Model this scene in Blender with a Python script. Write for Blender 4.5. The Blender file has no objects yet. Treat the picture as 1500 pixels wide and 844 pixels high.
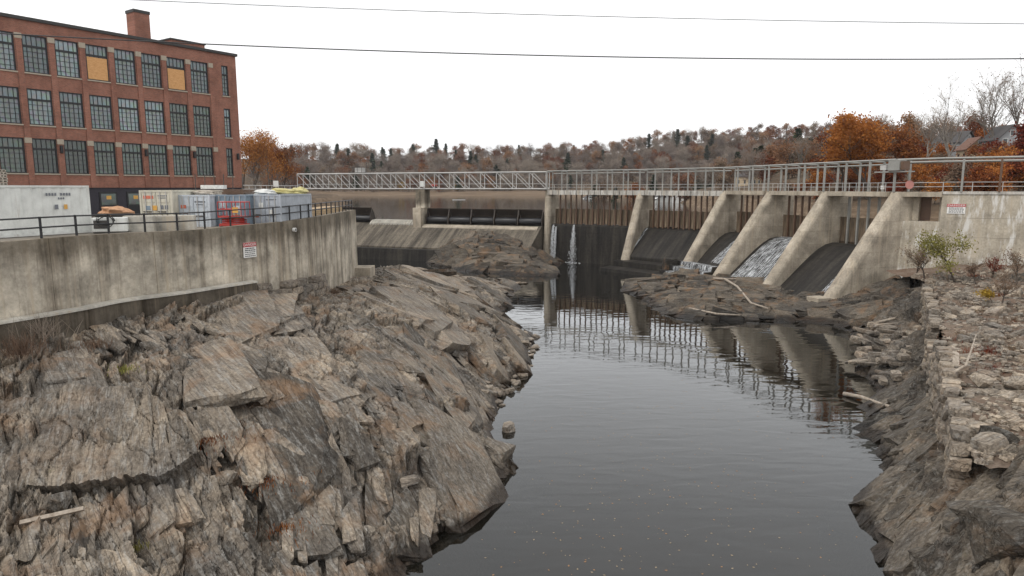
import bpy, bmesh, math, random
import numpy as np
from mathutils import Vector, Matrix
sc = bpy.context.scene
R = math.radians
# ------------------------------------------------------------------ camera, sky, sun, exposure
EYE = 15.5                       # metres above the tail water
PITCH = math.atan((422 - 275) / 1000.0)
cam = bpy.data.cameras.new('camera'); camo = bpy.data.objects.new('camera', cam)
sc.collection.objects.link(camo); sc.camera = camo
cam.sensor_width = 36.0; cam.lens = 24.0; cam.clip_start = 0.1; cam.clip_end = 5000
camo.location = (0, 0, EYE); camo.rotation_euler = (math.pi / 2 - PITCH, 0, 0)

SUN_EL, SUN_AZ = 52.0, 235.0     # soft light from behind and left of the camera (compass degrees, +Y = north)
w = bpy.data.worlds.new('World'); sc.world = w; w.use_nodes = True
nt = w.node_tree; nt.nodes.clear()
sky = nt.nodes.new('ShaderNodeTexSky'); sky.sky_type = 'NISHITA'; sky.sun_disc = False
sky.sun_elevation = R(SUN_EL); sky.sun_rotation = R(SUN_AZ); sky.air_density = 1.0; sky.dust_density = 4.0
hs = nt.nodes.new('ShaderNodeHueSaturation'); hs.inputs['Saturation'].default_value = 0.25
nt.links.new(sky.outputs[0], hs.inputs['Color'])
mx = nt.nodes.new('ShaderNodeMix'); mx.data_type = 'RGBA'; mx.inputs[0].default_value = 0.88
nt.links.new(hs.outputs[0], mx.inputs[6]); tcw = nt.nodes.new('ShaderNodeTexCoord'); mpw = nt.nodes.new('ShaderNodeMapping'); mpw.inputs['Scale'].default_value = (1.0, 1.0, 3.5)
nt.links.new(tcw.outputs['Generated'], mpw.inputs[0]); nzw = nt.nodes.new('ShaderNodeTexNoise'); nzw.inputs['Scale'].default_value = 2.2; nzw.inputs['Detail'].default_value = 5; nt.links.new(mpw.outputs[0], nzw.inputs['Vector'])
rpw = nt.nodes.new('ShaderNodeValToRGB'); rpw.color_ramp.elements[0].position = .35; rpw.color_ramp.elements[1].position = .65; rpw.color_ramp.elements[0].color = (.90, .905, .91, 1); rpw.color_ramp.elements[1].color = (1, 1, 1, 1)
nt.links.new(nzw.outputs[0], rpw.inputs[0]); vmw = nt.nodes.new('ShaderNodeVectorMath'); vmw.operation = 'SCALE'; vmw.inputs['Scale'].default_value = 10.4; nt.links.new(rpw.outputs[0], vmw.inputs[0]); nt.links.new(vmw.outputs[0], mx.inputs[7])   # closed cloud cover
bg = nt.nodes.new('ShaderNodeBackground'); bg.inputs[1].default_value = 0.15
nt.links.new(mx.outputs[2], bg.inputs[0])
wo = nt.nodes.new('ShaderNodeOutputWorld'); nt.links.new(bg.outputs[0], wo.inputs[0])
sl = bpy.data.lights.new('sun', 'SUN'); sl.energy = 1.5; sl.angle = R(12); sl.color = (1.0, 0.965, 0.91)
so = bpy.data.objects.new('sun', sl); sc.collection.objects.link(so)
_az, _el = R(SUN_AZ), R(SUN_EL)
sdir = Vector((math.sin(_az) * math.cos(_el), math.cos(_az) * math.cos(_el), math.sin(_el)))
so.rotation_euler = sdir.to_track_quat('Z', 'Y').to_euler(); so.location = (-40, -40, 80)
vs = sc.view_settings; vs.view_transform = 'Standard'; vs.look = 'None'; vs.exposure = -0.2; vs.gamma = 1.0; vs.use_curve_mapping = False
sc.cycles.max_bounces = 6; sc.cycles.diffuse_bounces = 2; sc.cycles.transparent_max_bounces = 12
sc.cycles.caustics_reflective = False; sc.cycles.caustics_refractive = False

# ------------------------------------------------------------------ helpers: places
_c, _s = math.cos(PITCH), math.sin(PITCH)
def ray(px, py):
    a = (px - 750) / 1000.0; b = -(py - 422) / 1000.0
    return (a, _c + b * _s, -_s + b * _c)
def atz(px, py, z):
    d = ray(px, py); t = (z - EYE) / d[2]; return Vector((d[0] * t, d[1] * t, z))
def aty(px, py, y):
    d = ray(px, py); t = y / d[1]; return Vector((d[0] * t, y, EYE + d[2] * t))

# ------------------------------------------------------------------ helpers: nodes
class NT:
    def __init__(s, name, disp=False):
        s.m = bpy.data.materials.new(name); s.m.use_nodes = True; s.t = s.m.node_tree; s.t.nodes.clear()
        s.out = s.t.nodes.new('ShaderNodeOutputMaterial')
    def set(s, sock, v):
        if hasattr(v, 'is_output'): s.t.links.new(v, sock)
        elif v is not None:
            if sock.type == 'RGBA' and len(v) == 3: v = (*v, 1)
            sock.default_value = v
    def n(s, typ, out=0, props=None, **inp):
        nd = s.t.nodes.new(typ)
        for k, v in (props or {}).items(): setattr(nd, k, v)
        for k, v in inp.items():
            key = k.replace('_', ' ')
            if k.startswith('i') and k[1:].isdigit(): sock = nd.inputs[int(k[1:])]
            else: sock = nd.inputs[key]
            s.set(sock, v)
        return nd.outputs[out]
    def pos(s): return s.n('ShaderNodeNewGeometry', 0)
    def obj(s): return s.n('ShaderNodeTexCoord', 'Object')
    def rnd(s): return s.n('ShaderNodeObjectInfo', 'Random')
    def mapping(s, v, scale=(1, 1, 1), rot=(0, 0, 0), loc=(0, 0, 0)):
        return s.n('ShaderNodeMapping', 0, None, Vector=v, Scale=scale, Rotation=rot, Location=loc)
    def noise(s, v, scale=1.0, detail=4.0, rough=0.55, dist=0.0, out=0):
        return s.n('ShaderNodeTexNoise', out, None, Vector=v, Scale=scale, Detail=detail, Roughness=rough, Distortion=dist)
    def voro(s, v, scale=1.0, feature='F1', out=0):
        return s.n('ShaderNodeTexVoronoi', out, {'feature': feature}, Vector=v, Scale=scale)
    def ramp(s, fac, stops, interp='LINEAR'):
        nd = s.t.nodes.new('ShaderNodeValToRGB'); cr = nd.color_ramp; cr.interpolation = interp
        while len(cr.elements) < len(stops): cr.elements.new(0.5)
        for e, (p, c) in zip(cr.elements, stops):
            e.position = p; e.color = (c, c, c, 1) if isinstance(c, (int, float)) else (*c, 1)
        s.set(nd.inputs[0], fac); return nd.outputs[0]
    def mix(s, f, a, b, blend='MIX'):
        nd = s.t.nodes.new('ShaderNodeMix'); nd.data_type = 'RGBA'; nd.blend_type = blend
        s.set(nd.inputs[0], f); s.set(nd.inputs[6], a); s.set(nd.inputs[7], b); return nd.outputs[2]
    def math(s, op, a, b=0.0, c=0.0, clamp=False):
        nd = s.t.nodes.new('ShaderNodeMath'); nd.operation = op; nd.use_clamp = clamp
        for i, v in enumerate((a, b, c)): s.set(nd.inputs[i], v)
        return nd.outputs[0]
    def sep(s, v, i): return s.n('ShaderNodeSeparateXYZ', i, None, Vector=v)
    def attr(s, name, out='Fac'): return s.n('ShaderNodeAttribute', out, {'attribute_name': name})
    def bump(s, h, strength=0.5, dist=0.1, normal=None):
        return s.n('ShaderNodeBump', 0, None, Height=h, Strength=strength, Distance=dist, Normal=normal)
    def principled(s, **k):
        sh = s.n('ShaderNodeBsdfPrincipled', 0, None, **k); s.t.links.new(sh, s.out.inputs[0]); return s.m
    def surface(s, sh): s.t.links.new(sh, s.out.inputs[0]); return s.m
M = {}
def plain(name, col, rough=0.6, metal=0.0, var=0.12, scale=6.0, spec=0.4, bump=0.0):
    t = NT(name); p = t.obj()
    n = t.noise(p, scale, 5, 0.6)
    f = t.ramp(n, [(0.3, 1 - var), (0.7, 1 + var)])
    c = t.mix(1.0, col, f, 'MULTIPLY')
    k = dict(Base_Color=c, Roughness=rough, Metallic=metal, Specular_IOR_Level=spec)
    if bump: k['Normal'] = t.bump(n, bump, 0.02)
    M[name] = t.principled(**k); return M[name]

# ------------------------------------------------------------------ helpers: objects
COL = sc.collection
def tag(o, label=None, cat=None, group=None, kind=None):
    if label: o['label'] = label
    if cat: o['category'] = cat
    if group: o['group'] = group
    if kind: o['kind'] = kind
    return o
def empty(name, loc=(0, 0, 0), rz=0.0, label=None, cat=None, group=None):
    o = bpy.data.objects.new(name, None); COL.objects.link(o); o.location = loc; o.rotation_euler = (0, 0, rz)
    o.empty_display_size = 0.3
    return tag(o, label, cat, group)
class MB:
    def __init__(s): s.v = []; s.f = []; s.mi = []
    def add(s, vs, fs, mi=0):
        b = len(s.v); s.v += [tuple(v) for v in vs]; s.f += [tuple(b + i for i in f) for f in fs]; s.mi += [mi] * len(fs); return s
    def box(s, c, size, mi=0, rot=None):
        hx, hy, hz = size[0] / 2, size[1] / 2, size[2] / 2
        P = [Vector((x * hx, y * hy, z * hz)) for z in (-1, 1) for y in (-1, 1) for x in (-1, 1)]
        if rot is not None: P = [rot @ p for p in P]
        c = Vector(c); P = [p + c for p in P]
        return s.add(P, [(0, 2, 3, 1), (4, 5, 7, 6), (0, 1, 5, 4), (2, 6, 7, 3), (0, 4, 6, 2), (1, 3, 7, 5)], mi)
    def b(s, p0, p1, mi=0):
        return s.box([(a + b) / 2 for a, b in zip(p0, p1)], [abs(b - a) for a, b in zip(p0, p1)], mi)
    def prism(s, poly, axis, a, b, mi=0):      # polygon in the two other axes, extruded along axis (0,1,2)
        n = len(poly)
        def P(q, h):
            r = [0, 0, 0]; o = [i for i in range(3) if i != axis]; r[o[0]], r[o[1]] = q; r[axis] = h; return r
        vs = [P(q, a) for q in poly] + [P(q, b) for q in poly]
        fs = [tuple(range(n)), tuple(range(2 * n - 1, n - 1, -1))] + [(i, i + n, (i + 1) % n + n, (i + 1) % n) for i in range(n)]
        return s.add(vs, fs, mi)
    def tube(s, pts, r, n=6, mi=0, cap=True):
        pts = [Vector(p) for p in pts]; rs = r if isinstance(r, (list, tuple)) else [r] * len(pts)
        vs = []; up = None
        for i, p in enumerate(pts):
            d = (pts[min(i + 1, len(pts) - 1)] - pts[max(i - 1, 0)])
            d = d.normalized() if d.length > 1e-9 else Vector((0, 0, 1))
            a = d.cross(Vector((0, 0, 1)) if abs(d.z) < 0.95 else Vector((1, 0, 0))).normalized(); b2 = d.cross(a)
            for k in range(n):
                t = 2 * math.pi * k / n; vs.append(p + a * (math.cos(t) * rs[i]) + b2 * (math.sin(t) * rs[i]))
        fs = []
        for i in range(len(pts) - 1):
            for k in range(n):
                fs.append((i * n + k, i * n + (k + 1) % n, (i + 1) * n + (k + 1) % n, (i + 1) * n + k))
        if cap: fs.append(tuple(range(n - 1, -1, -1))); fs.append(tuple((len(pts) - 1) * n + k for k in range(n)))
        return s.add(vs, fs, mi)
    def bar(s, a, b, wd, mi=0):
        return s.tube([a, b], wd * 0.7071, 4, mi)
    def mesh(s, name, mats, smooth=False):
        me = bpy.data.meshes.new(name); me.from_pydata(s.v, [], s.f)
        for m in (mats if isinstance(mats, (list, tuple)) else [mats]): me.materials.append(M[m] if isinstance(m, str) else m)
        me.polygons.foreach_set('material_index', s.mi)
        if smooth: me.polygons.foreach_set('use_smooth', [True] * len(s.f))
        bm = bmesh.new(); bm.from_mesh(me); bmesh.ops.recalc_face_normals(bm, faces=bm.faces); bm.to_mesh(me); bm.free()
        me.update(); return me
    def build(s, name, mats, parent=None, smooth=False, bevel=0.0):
        o = bpy.data.objects.new(name, s.mesh(name, mats, smooth)); COL.objects.link(o); o.parent = parent
        if bevel:
            md = o.modifiers.new('bevel', 'BEVEL'); md.width = bevel; md.segments = 2; md.limit_method = 'ANGLE'
        return o
def inst(name, me, parent=None, loc=(0, 0, 0), rot=(0, 0, 0), scale=(1, 1, 1)):
    o = bpy.data.objects.new(name, me); COL.objects.link(o); o.parent = parent
    o.location = loc; o.rotation_euler = rot; o.scale = scale; return o

# ------------------------------------------------------------------ helpers: numpy noise
def h2(ix, iy, seed):
    n = (ix.astype(np.int64) * 374761393 + iy.astype(np.int64) * 668265263 + seed * 2147483647) & 0xffffffff
    n = ((n ^ (n >> 13)) * 1274126177) & 0xffffffff
    n = ((n ^ (n >> 16)) * 2246822519) & 0xffffffff
    return ((n ^ (n >> 15)) & 0xffffff) / float(0xffffff)
def vn(x, y, seed=0):
    ix = np.floor(x); iy = np.floor(y); fx = x - ix; fy = y - iy
    fx = fx * fx * fx * (fx * (fx * 6 - 15) + 10); fy = fy * fy * fy * (fy * (fy * 6 - 15) + 10)
    a = h2(ix, iy, seed); b = h2(ix + 1, iy, seed); c = h2(ix, iy + 1, seed); d = h2(ix + 1, iy + 1, seed)
    return (a + (b - a) * fx) * (1 - fy) + (c + (d - c) * fx) * fy
def fbm(x, y, o=4, seed=0, g=0.5):
    r = 0; a = 1.0; t = 0
    for i in range(o):
        r = r + a * (vn(x, y, seed + i * 17) * 2 - 1); t += a; a *= g; x = x * 2.03 + 11.3; y = y * 2.03 + 5.7
    return r / t
def cells(x, y, seed=0):
    ix = np.floor(x); iy = np.floor(y)
    f1 = np.full(x.shape, 9.0); f2 = np.full(x.shape, 9.0)
    cx = np.zeros_like(x); cy = np.zeros_like(x); dx = np.zeros_like(x); dy = np.zeros_like(x)
    for j in (-1, 0, 1):
        for i in (-1, 0, 1):
            gx = ix + i; gy = iy + j
            ox = gx + 0.5 + 0.9 * (h2(gx, gy, seed) - 0.5) - x; oy = gy + 0.5 + 0.9 * (h2(gx, gy, seed + 7) - 0.5) - y
            d = np.maximum(np.abs(ox), np.abs(oy)) * 0.55 + 0.45 * np.sqrt(ox * ox + oy * oy)
            near = d < f1
            f2 = np.where(near, f1, np.minimum(f2, d)); f1 = np.where(near, d, f1)
            cx = np.where(near, gx, cx); cy = np.where(near, gy, cy); dx = np.where(near, -ox, dx); dy = np.where(near, -oy, dy)
    return f2 - f1, h2(cx, cy, seed + 31), h2(cx, cy, seed + 47), h2(cx, cy, seed + 61), dx, dy
def tps(pts):
    P = np.array([(p[0], p[1]) for p in pts], float); Z = np.array([p[2] for p in pts], float); n = len(P)
    def U(d2): return 0.5 * d2 * np.log(np.maximum(d2, 1e-9))
    K = U(((P[:, None] - P[None]) ** 2).sum(-1)) + np.eye(n) * 3.0
    A = np.zeros((n + 3, n + 3)); A[:n, :n] = K; A[:n, n] = 1; A[:n, n + 1:] = P; A[n, :n] = 1; A[n + 1:, :n] = P.T
    W = np.linalg.solve(A, np.concatenate([Z, [0, 0, 0]]))
    def ev(x, y):
        r = W[n] + W[n + 1] * x + W[n + 2] * y
        for i in range(n): r = r + W[i] * U((x - P[i, 0]) ** 2 + (y - P[i, 1]) ** 2)
        return r
    return ev
def seg_dist(x, y, A, B):
    ax, ay = A; bx, by = B; vx, vy = bx - ax, by - ay; L2 = vx * vx + vy * vy
    t = np.clip(((x - ax) * vx + (y - ay) * vy) / L2, 0, 1)
    dx = x - (ax + t * vx); dy = y - (ay + t * vy)
    return np.sqrt(dx * dx + dy * dy), np.sign(vx * (y - ay) - vy * (x - ax)), t
# ------------------------------------------------------------------ materials of the setting
def rock_material(name, tone=1.0, warm=0.0, strike=-0.88, lichen=0.5, rust=0.5, wetness=1.0, stretch=0.20):
    t = NT(name); p = t.pos()
    pr = t.mapping(p, (1, 1, 1), (0, 0, -strike))
    ps = t.mapping(pr, (stretch, 3.4 if stretch < .3 else 2.6, 1.6 if stretch < .3 else 3.0))                       # grain along the beds
    big = t.noise(p, 0.35, 5, 0.62); grain = t.noise(ps, 1.3, 7, 0.68, 0.6); fine = t.noise(p, 7.0, 7, 0.7)
    tint = t.attr('tint')
    base = t.ramp(grain, [(0.28, (0.036 * tone, 0.032 * tone, 0.029 * tone)), (0.42, (0.13 * tone, 0.113 * tone, 0.096 * tone)),
                          (0.58, (0.205 * tone, 0.184 * tone, 0.158 * tone)), (0.74, (0.40 * tone, 0.37 * tone, 0.33 * tone))])
    base = t.mix(0.42, base, t.ramp(fine, [(0.3, (0.035, 0.031, 0.028)), (0.5, (0.185 * tone, 0.167 * tone, 0.146 * tone)), (0.7, (0.42 * tone, 0.39 * tone, 0.35 * tone))]))
    base = t.mix(1.0, base, t.ramp(tint, [(0.0, (0.36, 0.355, 0.35)), (0.5, (0.92, 0.90, 0.87)), (1.0, (1.45, 1.38, 1.28))]), 'MULTIPLY')
    base = t.mix(1.0, base, t.ramp(big, [(0.3, (0.60, 0.60, 0.62)), (0.7, (1.35, 1.28, 1.18))]), 'MULTIPLY')
    lf = t.math('MULTIPLY', t.ramp(t.noise(ps, 1.5, 8, 0.76, 0.2), [(0.50, 0.0), (0.64, 1.0)]), lichen)
    base = t.mix(lf, base, t.mix(t.ramp(fine, [(.3, 0.), (.7, 1.)]), (0.17, 0.168, 0.158), (0.44, 0.43, 0.405)))
    rf = t.math('MULTIPLY', t.ramp(t.noise(t.mapping(p, (1, 1, 1), loc=(31, 7, 3)), 0.42, 6, 0.66, 0.5), [(0.52, 0.0), (0.66, 1.0)]), rust)
    base = t.mix(rf, base, t.mix(grain, (0.12, 0.062, 0.03), (0.36, 0.215, 0.115)))
    mf = t.ramp(t.noise(t.mapping(p, (1, 1, 1), loc=(3, 57, 3)), 0.8, 7, 0.7), [(0.66, 0.0), (0.74, 0.55)])
    base = t.mix(mf, base, (0.085, 0.085, 0.03))
    z = t.math('ADD', t.sep(p, 2), t.math('MULTIPLY', t.noise(p, 1.4, 4), -0.55))
    wet = t.ramp(z, [(0.05, 1.0), (0.32, 0.0)])
    base = t.mix(t.math('MULTIPLY', wet, wetness), base, t.mix(1.0, base, (0.22, 0.19, 0.165), 'MULTIPLY'))
    h = t.math('ADD', t.math('MULTIPLY', grain, 0.7), t.math('MULTIPLY', fine, 0.35))
    seam = t.noise(t.mapping(pr, (0.07, 2.4, 1.3)), 1.6, 3, 0.55, 0.15)
    sm = t.math('ABSOLUTE', t.math('SUBTRACT', seam, 0.5)); h = t.math('ADD', h, t.ramp(sm, [(0.0, 0.0), (0.03, 0.3)]))
    base = t.mix(t.ramp(sm, [(0.0, 0.5), (0.012, 0.0)]), base, t.mix(1.0, base, (0.42, 0.38, 0.34), 'MULTIPLY'))
    M[name] = t.principled(Base_Color=base, Roughness=t.ramp(wet, [(0, 0.88), (1, 0.35)]), Specular_IOR_Level=0.25, Normal=t.bump(h, 0.9, 0.16))
rock_material('rock_bank_mat', 1.12, lichen=0.6, stretch=0.27)
rock_material('rock_brown_mat', 0.55, stretch=0.5, strike=-0.3, lichen=0.2, rust=0.55)
rock_material('rock_right_mat', 0.58, stretch=0.55, strike=0.35, lichen=0.35, rust=0.35)
rock_material('stone_mat', 1.4, stretch=0.9, wetness=0.25, strike=0.4, lichen=0.5, rust=0.25)

def concrete_material(name, col=(0.40, 0.355, 0.29), streak=0.6, dark=(0.10, 0.085, 0.068), top=None, joints=0.0, white=0.0, scale=1.0, blotch=0.45):
    t = NT(name); p = t.pos(); ob = p
    n1 = t.noise(p, 0.5 * scale, 6, 0.65); n2 = t.noise(p, 5 * scale, 6, 0.65)
    base = t.mix(1.0, col, t.ramp(n1, [(0.25, 1 - blotch), (0.75, 1 + blotch * 0.55)]), 'MULTIPLY')
    base = t.mix(1.0, base, t.ramp(n2, [(0.25, 0.78), (0.75, 1.2)]), 'MULTIPLY')
    st = t.noise(t.mapping(p, (1.2, 1.2, 0.045)), 1.0 * scale, 7, 0.72, 0.15)
    sf = t.math('MULTIPLY', t.ramp(st, [(0.48, 0.0), (0.66, 1.0)]), streak)
    base = t.mix(sf, base, t.mix(1.0, base, dark if False else (0.36, 0.33, 0.30), 'MULTIPLY'))
    st2 = t.noise(t.mapping(p, (2.2, 2.2, 0.09), loc=(9, 4, 1)), 1.0 * scale, 5, 0.6)
    base = t.mix(t.math('MULTIPLY', t.ramp(st2, [(0.53, 0.0), (0.67, 1.0)]), 0.75), base, (0.44, 0.37, 0.28))
    if white:
        wf = t.math('MULTIPLY', t.ramp(t.noise(t.mapping(p, (1.1, 1.1, 0.25), loc=(2, 8, 4)), 1.0, 7, 0.7), [(0.52, 0.0), (0.62, 1.0)]), white)
        base = t.mix(wf, base, (0.62, 0.60, 0.56))
    if top is not None:      # dirt that has run down from the coping
        z = t.math('ADD', t.sep(p, 2), t.math('MULTIPLY', t.noise(t.mapping(p, (1.2, 1.2, 0.05)), 1.0, 5, 0.7), 2.6))
        base = t.mix(t.ramp(t.math('SUBTRACT', z, top), [(0.0, 0.0), (1.0, 0.8)]), base, t.mix(1.0, base, (0.30, 0.28, 0.255), 'MULTIPLY'))
    h = t.math('ADD', n2, t.math('MULTIPLY', t.noise(p, 22, 4), 0.4))
    if joints:
        jz = t.math('FRACT', t.math('MULTIPLY', t.math('ADD', t.sep(p, 2), t.math('MULTIPLY', t.noise(p, .7, 2), .12)), 1 / joints)); jl = t.ramp(jz, [(0.0, 1.0), (0.03, 0.0)])
        lift = t.noise(t.n('ShaderNodeCombineXYZ', 0, None, X=t.noise(p, .25, 1), Y=0.0, Z=t.math('FLOOR', t.math('MULTIPLY', t.sep(p, 2), 1 / joints))), 3.7, 1)
        base = t.mix(1.0, base, t.ramp(lift, [(.3, .8), (.7, 1.15)]), 'MULTIPLY'); base = t.mix(t.math('MULTIPLY', jl, t.ramp(t.noise(p, .9, 3), [(.4, .1), (.6, .8)])), base, t.mix(1.0, base, (.4, .37, .33), 'MULTIPLY'))
        pt = t.voro(t.mapping(p, (.5, .5, .45)), 1.0, 'F1', 1); base = t.mix(.35, base, t.mix(1.0, base, t.ramp(pt, [(0., .7), (1., 1.3)]), 'MULTIPLY'))
    M[name] = t.principled(Base_Color=base, Roughness=0.9, Specular_IOR_Level=0.2, Normal=t.bump(h, 0.35, 0.05))
concrete_material('wall_concrete', (0.52, 0.465, 0.38), 0.85, top=12.5, blotch=.75)
concrete_material('pier_concrete', (0.43, 0.375, 0.30), 0.40, blotch=0.45, joints=1.9)
concrete_material('spill_concrete', (0.30, 0.245, 0.18), 1.0, blotch=0.6)
concrete_material('dark_concrete', (0.055, 0.05, 0.043), 0.6, blotch=0.6)
concrete_material('deck_concrete', (0.50, 0.475, 0.43), 0.5, white=0.8)
concrete_material('abut_concrete', (0.46, 0.41, 0.33), 0.45, white=1.0)
concrete_material('block_concrete', (0.50, 0.475, 0.42), 0.25)

t = NT('water_mat'); p = t.pos()
w1 = t.noise(t.mapping(p, (0.35, 1.0, 1.0), (0, 0, R(-14))), 1.1, 1.2, 0.4, 0.5); w2 = t.noise(t.mapping(p, (0.5, 1.0, 1.0), (0, 0, R(12))), 4.5, 3, 0.55)
w3 = t.noise(p, 0.12, 3, 0.5)
h = t.math('ADD', t.math('MULTIPLY', w1, 1.0), t.math('MULTIPLY', w2, 0.05)); h = t.math('MULTIPLY', h, t.ramp(w3, [(0.3, 0.45), (0.65, 1.15)]))
nb = t.bump(h, 0.5, 0.036)
fr = t.n('ShaderNodeFresnel', 0, None, IOR=1.33, Normal=nb)
fr = t.math('MULTIPLY', fr, 1.5, clamp=True)
gl = t.n('ShaderNodeBsdfGlossy', 0, None, Color=(0.93, 0.95, 0.97), Roughness=0.015, Normal=nb)
df = t.n('ShaderNodeBsdfDiffuse', 0, None, Color=(0.014, 0.013, 0.010)); tr = t.n('ShaderNodeBsdfTransparent', 0, None, Color=(0.42, 0.30, 0.17))
body = t.n('ShaderNodeMixShader', 0, None, Fac=0.45, i1=df, i2=tr)
M['water_mat'] = t.surface(t.n('ShaderNodeMixShader', 0, None, Fac=fr, i1=body, i2=gl))
t = NT('lake_mat'); p = t.pos()
nb = t.bump(t.noise(t.mapping(p, (0.25, 1, 1)), 0.5, 3, 0.5), 0.25, 0.08)
M['lake_mat'] = t.principled(Base_Color=(0.035, 0.03, 0.022), Roughness=0.06, Specular_IOR_Level=0.5, Normal=nb)
plain('bed_mat', (0.06, 0.048, 0.032), 0.95, var=0.5, scale=0.6)
t = NT('mud_mat'); p = t.pos()
M['mud_mat'] = t.principled(Base_Color=t.ramp(t.noise(t.mapping(p, (0.03, 0.25, 1)), 1.0, 6, 0.65), [(0.3, (0.16, 0.105, 0.065)), (0.5, (0.30, 0.21, 0.135)), (0.7, (0.38, 0.29, 0.20))]), Roughness=0.95, Specular_IOR_Level=0.1)
t = NT('forest_floor_mat'); p = t.pos()
M['forest_floor_mat'] = t.principled(Base_Color=t.ramp(t.noise(p, 0.12, 7, 0.7), [(0.3, (0.07, 0.05, 0.036)), (0.55, (0.15, 0.10, 0.065)), (0.75, (0.21, 0.135, 0.075))]), Roughness=1.0, Specular_IOR_Level=0.05)
t = NT('yard_mat'); p = t.pos()
M['yard_mat'] = t.principled(Base_Color=t.ramp(t.noise(p, 0.8, 7, 0.7), [(0.3, (0.14, 0.12, 0.10)), (0.7, (0.30, 0.27, 0.23))]), Roughness=0.95, Specular_IOR_Level=0.1)
t = NT('rubble_ground_mat'); p = t.pos()
M['rubble_ground_mat'] = t.principled(Base_Color=t.mix(t.ramp(t.noise(p, 0.5, 6, 0.7), [(0.42, 0), (0.6, 1)]), t.ramp(t.noise(p, 4, 8, 0.75), [(0.3, (0.10, 0.075, 0.055)), (0.6, (0.24, 0.185, 0.145)), (0.75, (0.36, 0.32, 0.27))]), t.ramp(t.noise(p, 6, 8, 0.75), [(0.3, (0.08, 0.055, 0.042)), (0.7, (0.24, 0.165, 0.12))])), Roughness=1.0, Specular_IOR_Level=0.1, Normal=t.bump(t.noise(p, 5, 8, 0.75), 1.0, 0.15))

# ------------------------------------------------------------------ rock relief
def rock_relief(x, y, S, seed, amp=1.0, cell=1.0):
    """fractured, bedded rock: tilted facets in elongated cells along the strike S, at four sizes"""
    wx = fbm(x * 0.11, y * 0.11, 3, seed) * 1.3; wy = fbm(x * 0.11 + 40, y * 0.11, 3, seed + 5) * 1.3
    ang = fbm(x * 0.05 + 9, y * 0.05 + 3, 2, seed + 9) * 0.55
    ca, sa = np.cos(ang), np.sin(ang)
    xw, yw = x + wx, y + wy
    u = (xw * S[0] + yw * S[1]); v = (-xw * S[1] + yw * S[0])
    u, v = u * ca - v * sa * 0.3, v * ca + u * sa * 0.08
    D = np.zeros_like(x); T = np.zeros_like(x)
    for k, (lu, lv, off, tilt, cr) in enumerate([(8.5, 3.4, 0.35, 0.35, 0.0), (3.4, 1.25, 0.26, 0.24, 0.2), (1.35, 0.5, 0.13, 0.13, 0.1), (0.55, 0.19, 0.05, 0.05, 0.03)]):
        lu *= cell; lv *= cell
        j = fbm(x * 0.45 / lv, y * 0.45 / lv, 2, seed + 70 + k) * 0.28
        e, r1, r2, r3, dx, dy = cells(u / lu + j, v / lv + j * 1.6, seed + 100 * k)
        D += amp * (off * (r1 - 0.5) * 2 + tilt * (dy * (1.35 + 0.9 * (r2 - 0.5)) + dx * (r3 - 0.5) * 1.8))
        if cr: D -= amp * cr * np.clip(1 - e / 0.09, 0, 1)
        T += (r3 - 0.5) * (0.35, 0.45, 0.5, 0.4)[k]
    D += amp * 0.08 * fbm(u * 0.5, v * 3.6, 5, seed + 400) + amp * 0.05 * fbm(x * 3, y * 3, 4, seed + 500)
    return D, np.clip(T + 0.5, 0, 1)
def rock_sheet(name, base, a0, a1, y0, y1, na, ny, S, seed, mat, amp=1.0, cell=1.0, zmin=-1.6, mask=None, edit=None, ampf=None, warm=None, ox=0.0, oy=0.0):
    """a fan of rows from near to far: fine near the bridge, coarser far away"""
    A = np.linspace(a0, a1, na); Y = np.exp(np.linspace(math.log(y0), math.log(y1), ny))
    aa, yy = np.meshgrid(A, Y); X = aa * yy + ox; Yw = yy + oy
    Z = base(X, Yw); Zb = Z
    if edit is not None: Z = edit(X, Yw, Z)
    D, T = rock_relief(X, Yw, S, seed, 1.0, cell)
    am = amp if ampf is None else amp * ampf(X, Yw, Z)
    gx = np.gradient(X, axis=1), np.gradient(Yw, axis=1), np.gradient(Zb, axis=1)
    gy = np.gradient(X, axis=0), np.gradient(Yw, axis=0), np.gradient(Zb, axis=0)
    nx = gx[1] * gy[2] - gx[2] * gy[1]; ny_ = gx[2] * gy[0] - gx[0] * gy[2]; nz = gx[0] * gy[1] - gx[1] * gy[0]
    L = np.sqrt(nx * nx + ny_ * ny_ + nz * nz) + 1e-9
    D = D * am
    px = X + nx / L * D; py = Yw + ny_ / L * D; pz = Z + nz / L * D
    keep = (Z > zmin)
    if mask is not None: keep &= mask(X, Yw)
    V = np.stack([px, py, pz], -1).reshape(-1, 3)
    q = keep[:-1, :-1] & keep[1:, :-1] & keep[:-1, 1:] & keep[1:, 1:]
    i, j = np.nonzero(q); n = na
    F = np.stack([i * n + j, i * n + j + 1, (i + 1) * n + j + 1, (i + 1) * n + j], -1)
    used = np.zeros(len(V), bool); used[F.ravel()] = True
    idx = np.cumsum(used) - 1; V = V[used]; F = idx[F]; T = T.reshape(-1)[used]
    me = bpy.data.meshes.new(name); me.vertices.add(len(V)); me.vertices.foreach_set('co', V.ravel())
    me.loops.add(F.size); me.loops.foreach_set('vertex_index', F.ravel().astype(np.int32))
    me.polygons.add(len(F)); me.polygons.foreach_set('loop_start', np.arange(0, F.size, 4, dtype=np.int32)); me.polygons.foreach_set('loop_total', np.full(len(F), 4, np.int32))
    at = me.attributes.new('tint', 'FLOAT', 'POINT'); at.data.foreach_set('value', T.astype(np.float32))
    me.materials.append(M[mat]); me.update(calc_edges=True); me.shade_flat()
    o = bpy.data.objects.new(name, me); COL.objects.link(o); o['kind'] = 'structure'
    print(name, len(F)); return o
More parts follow.
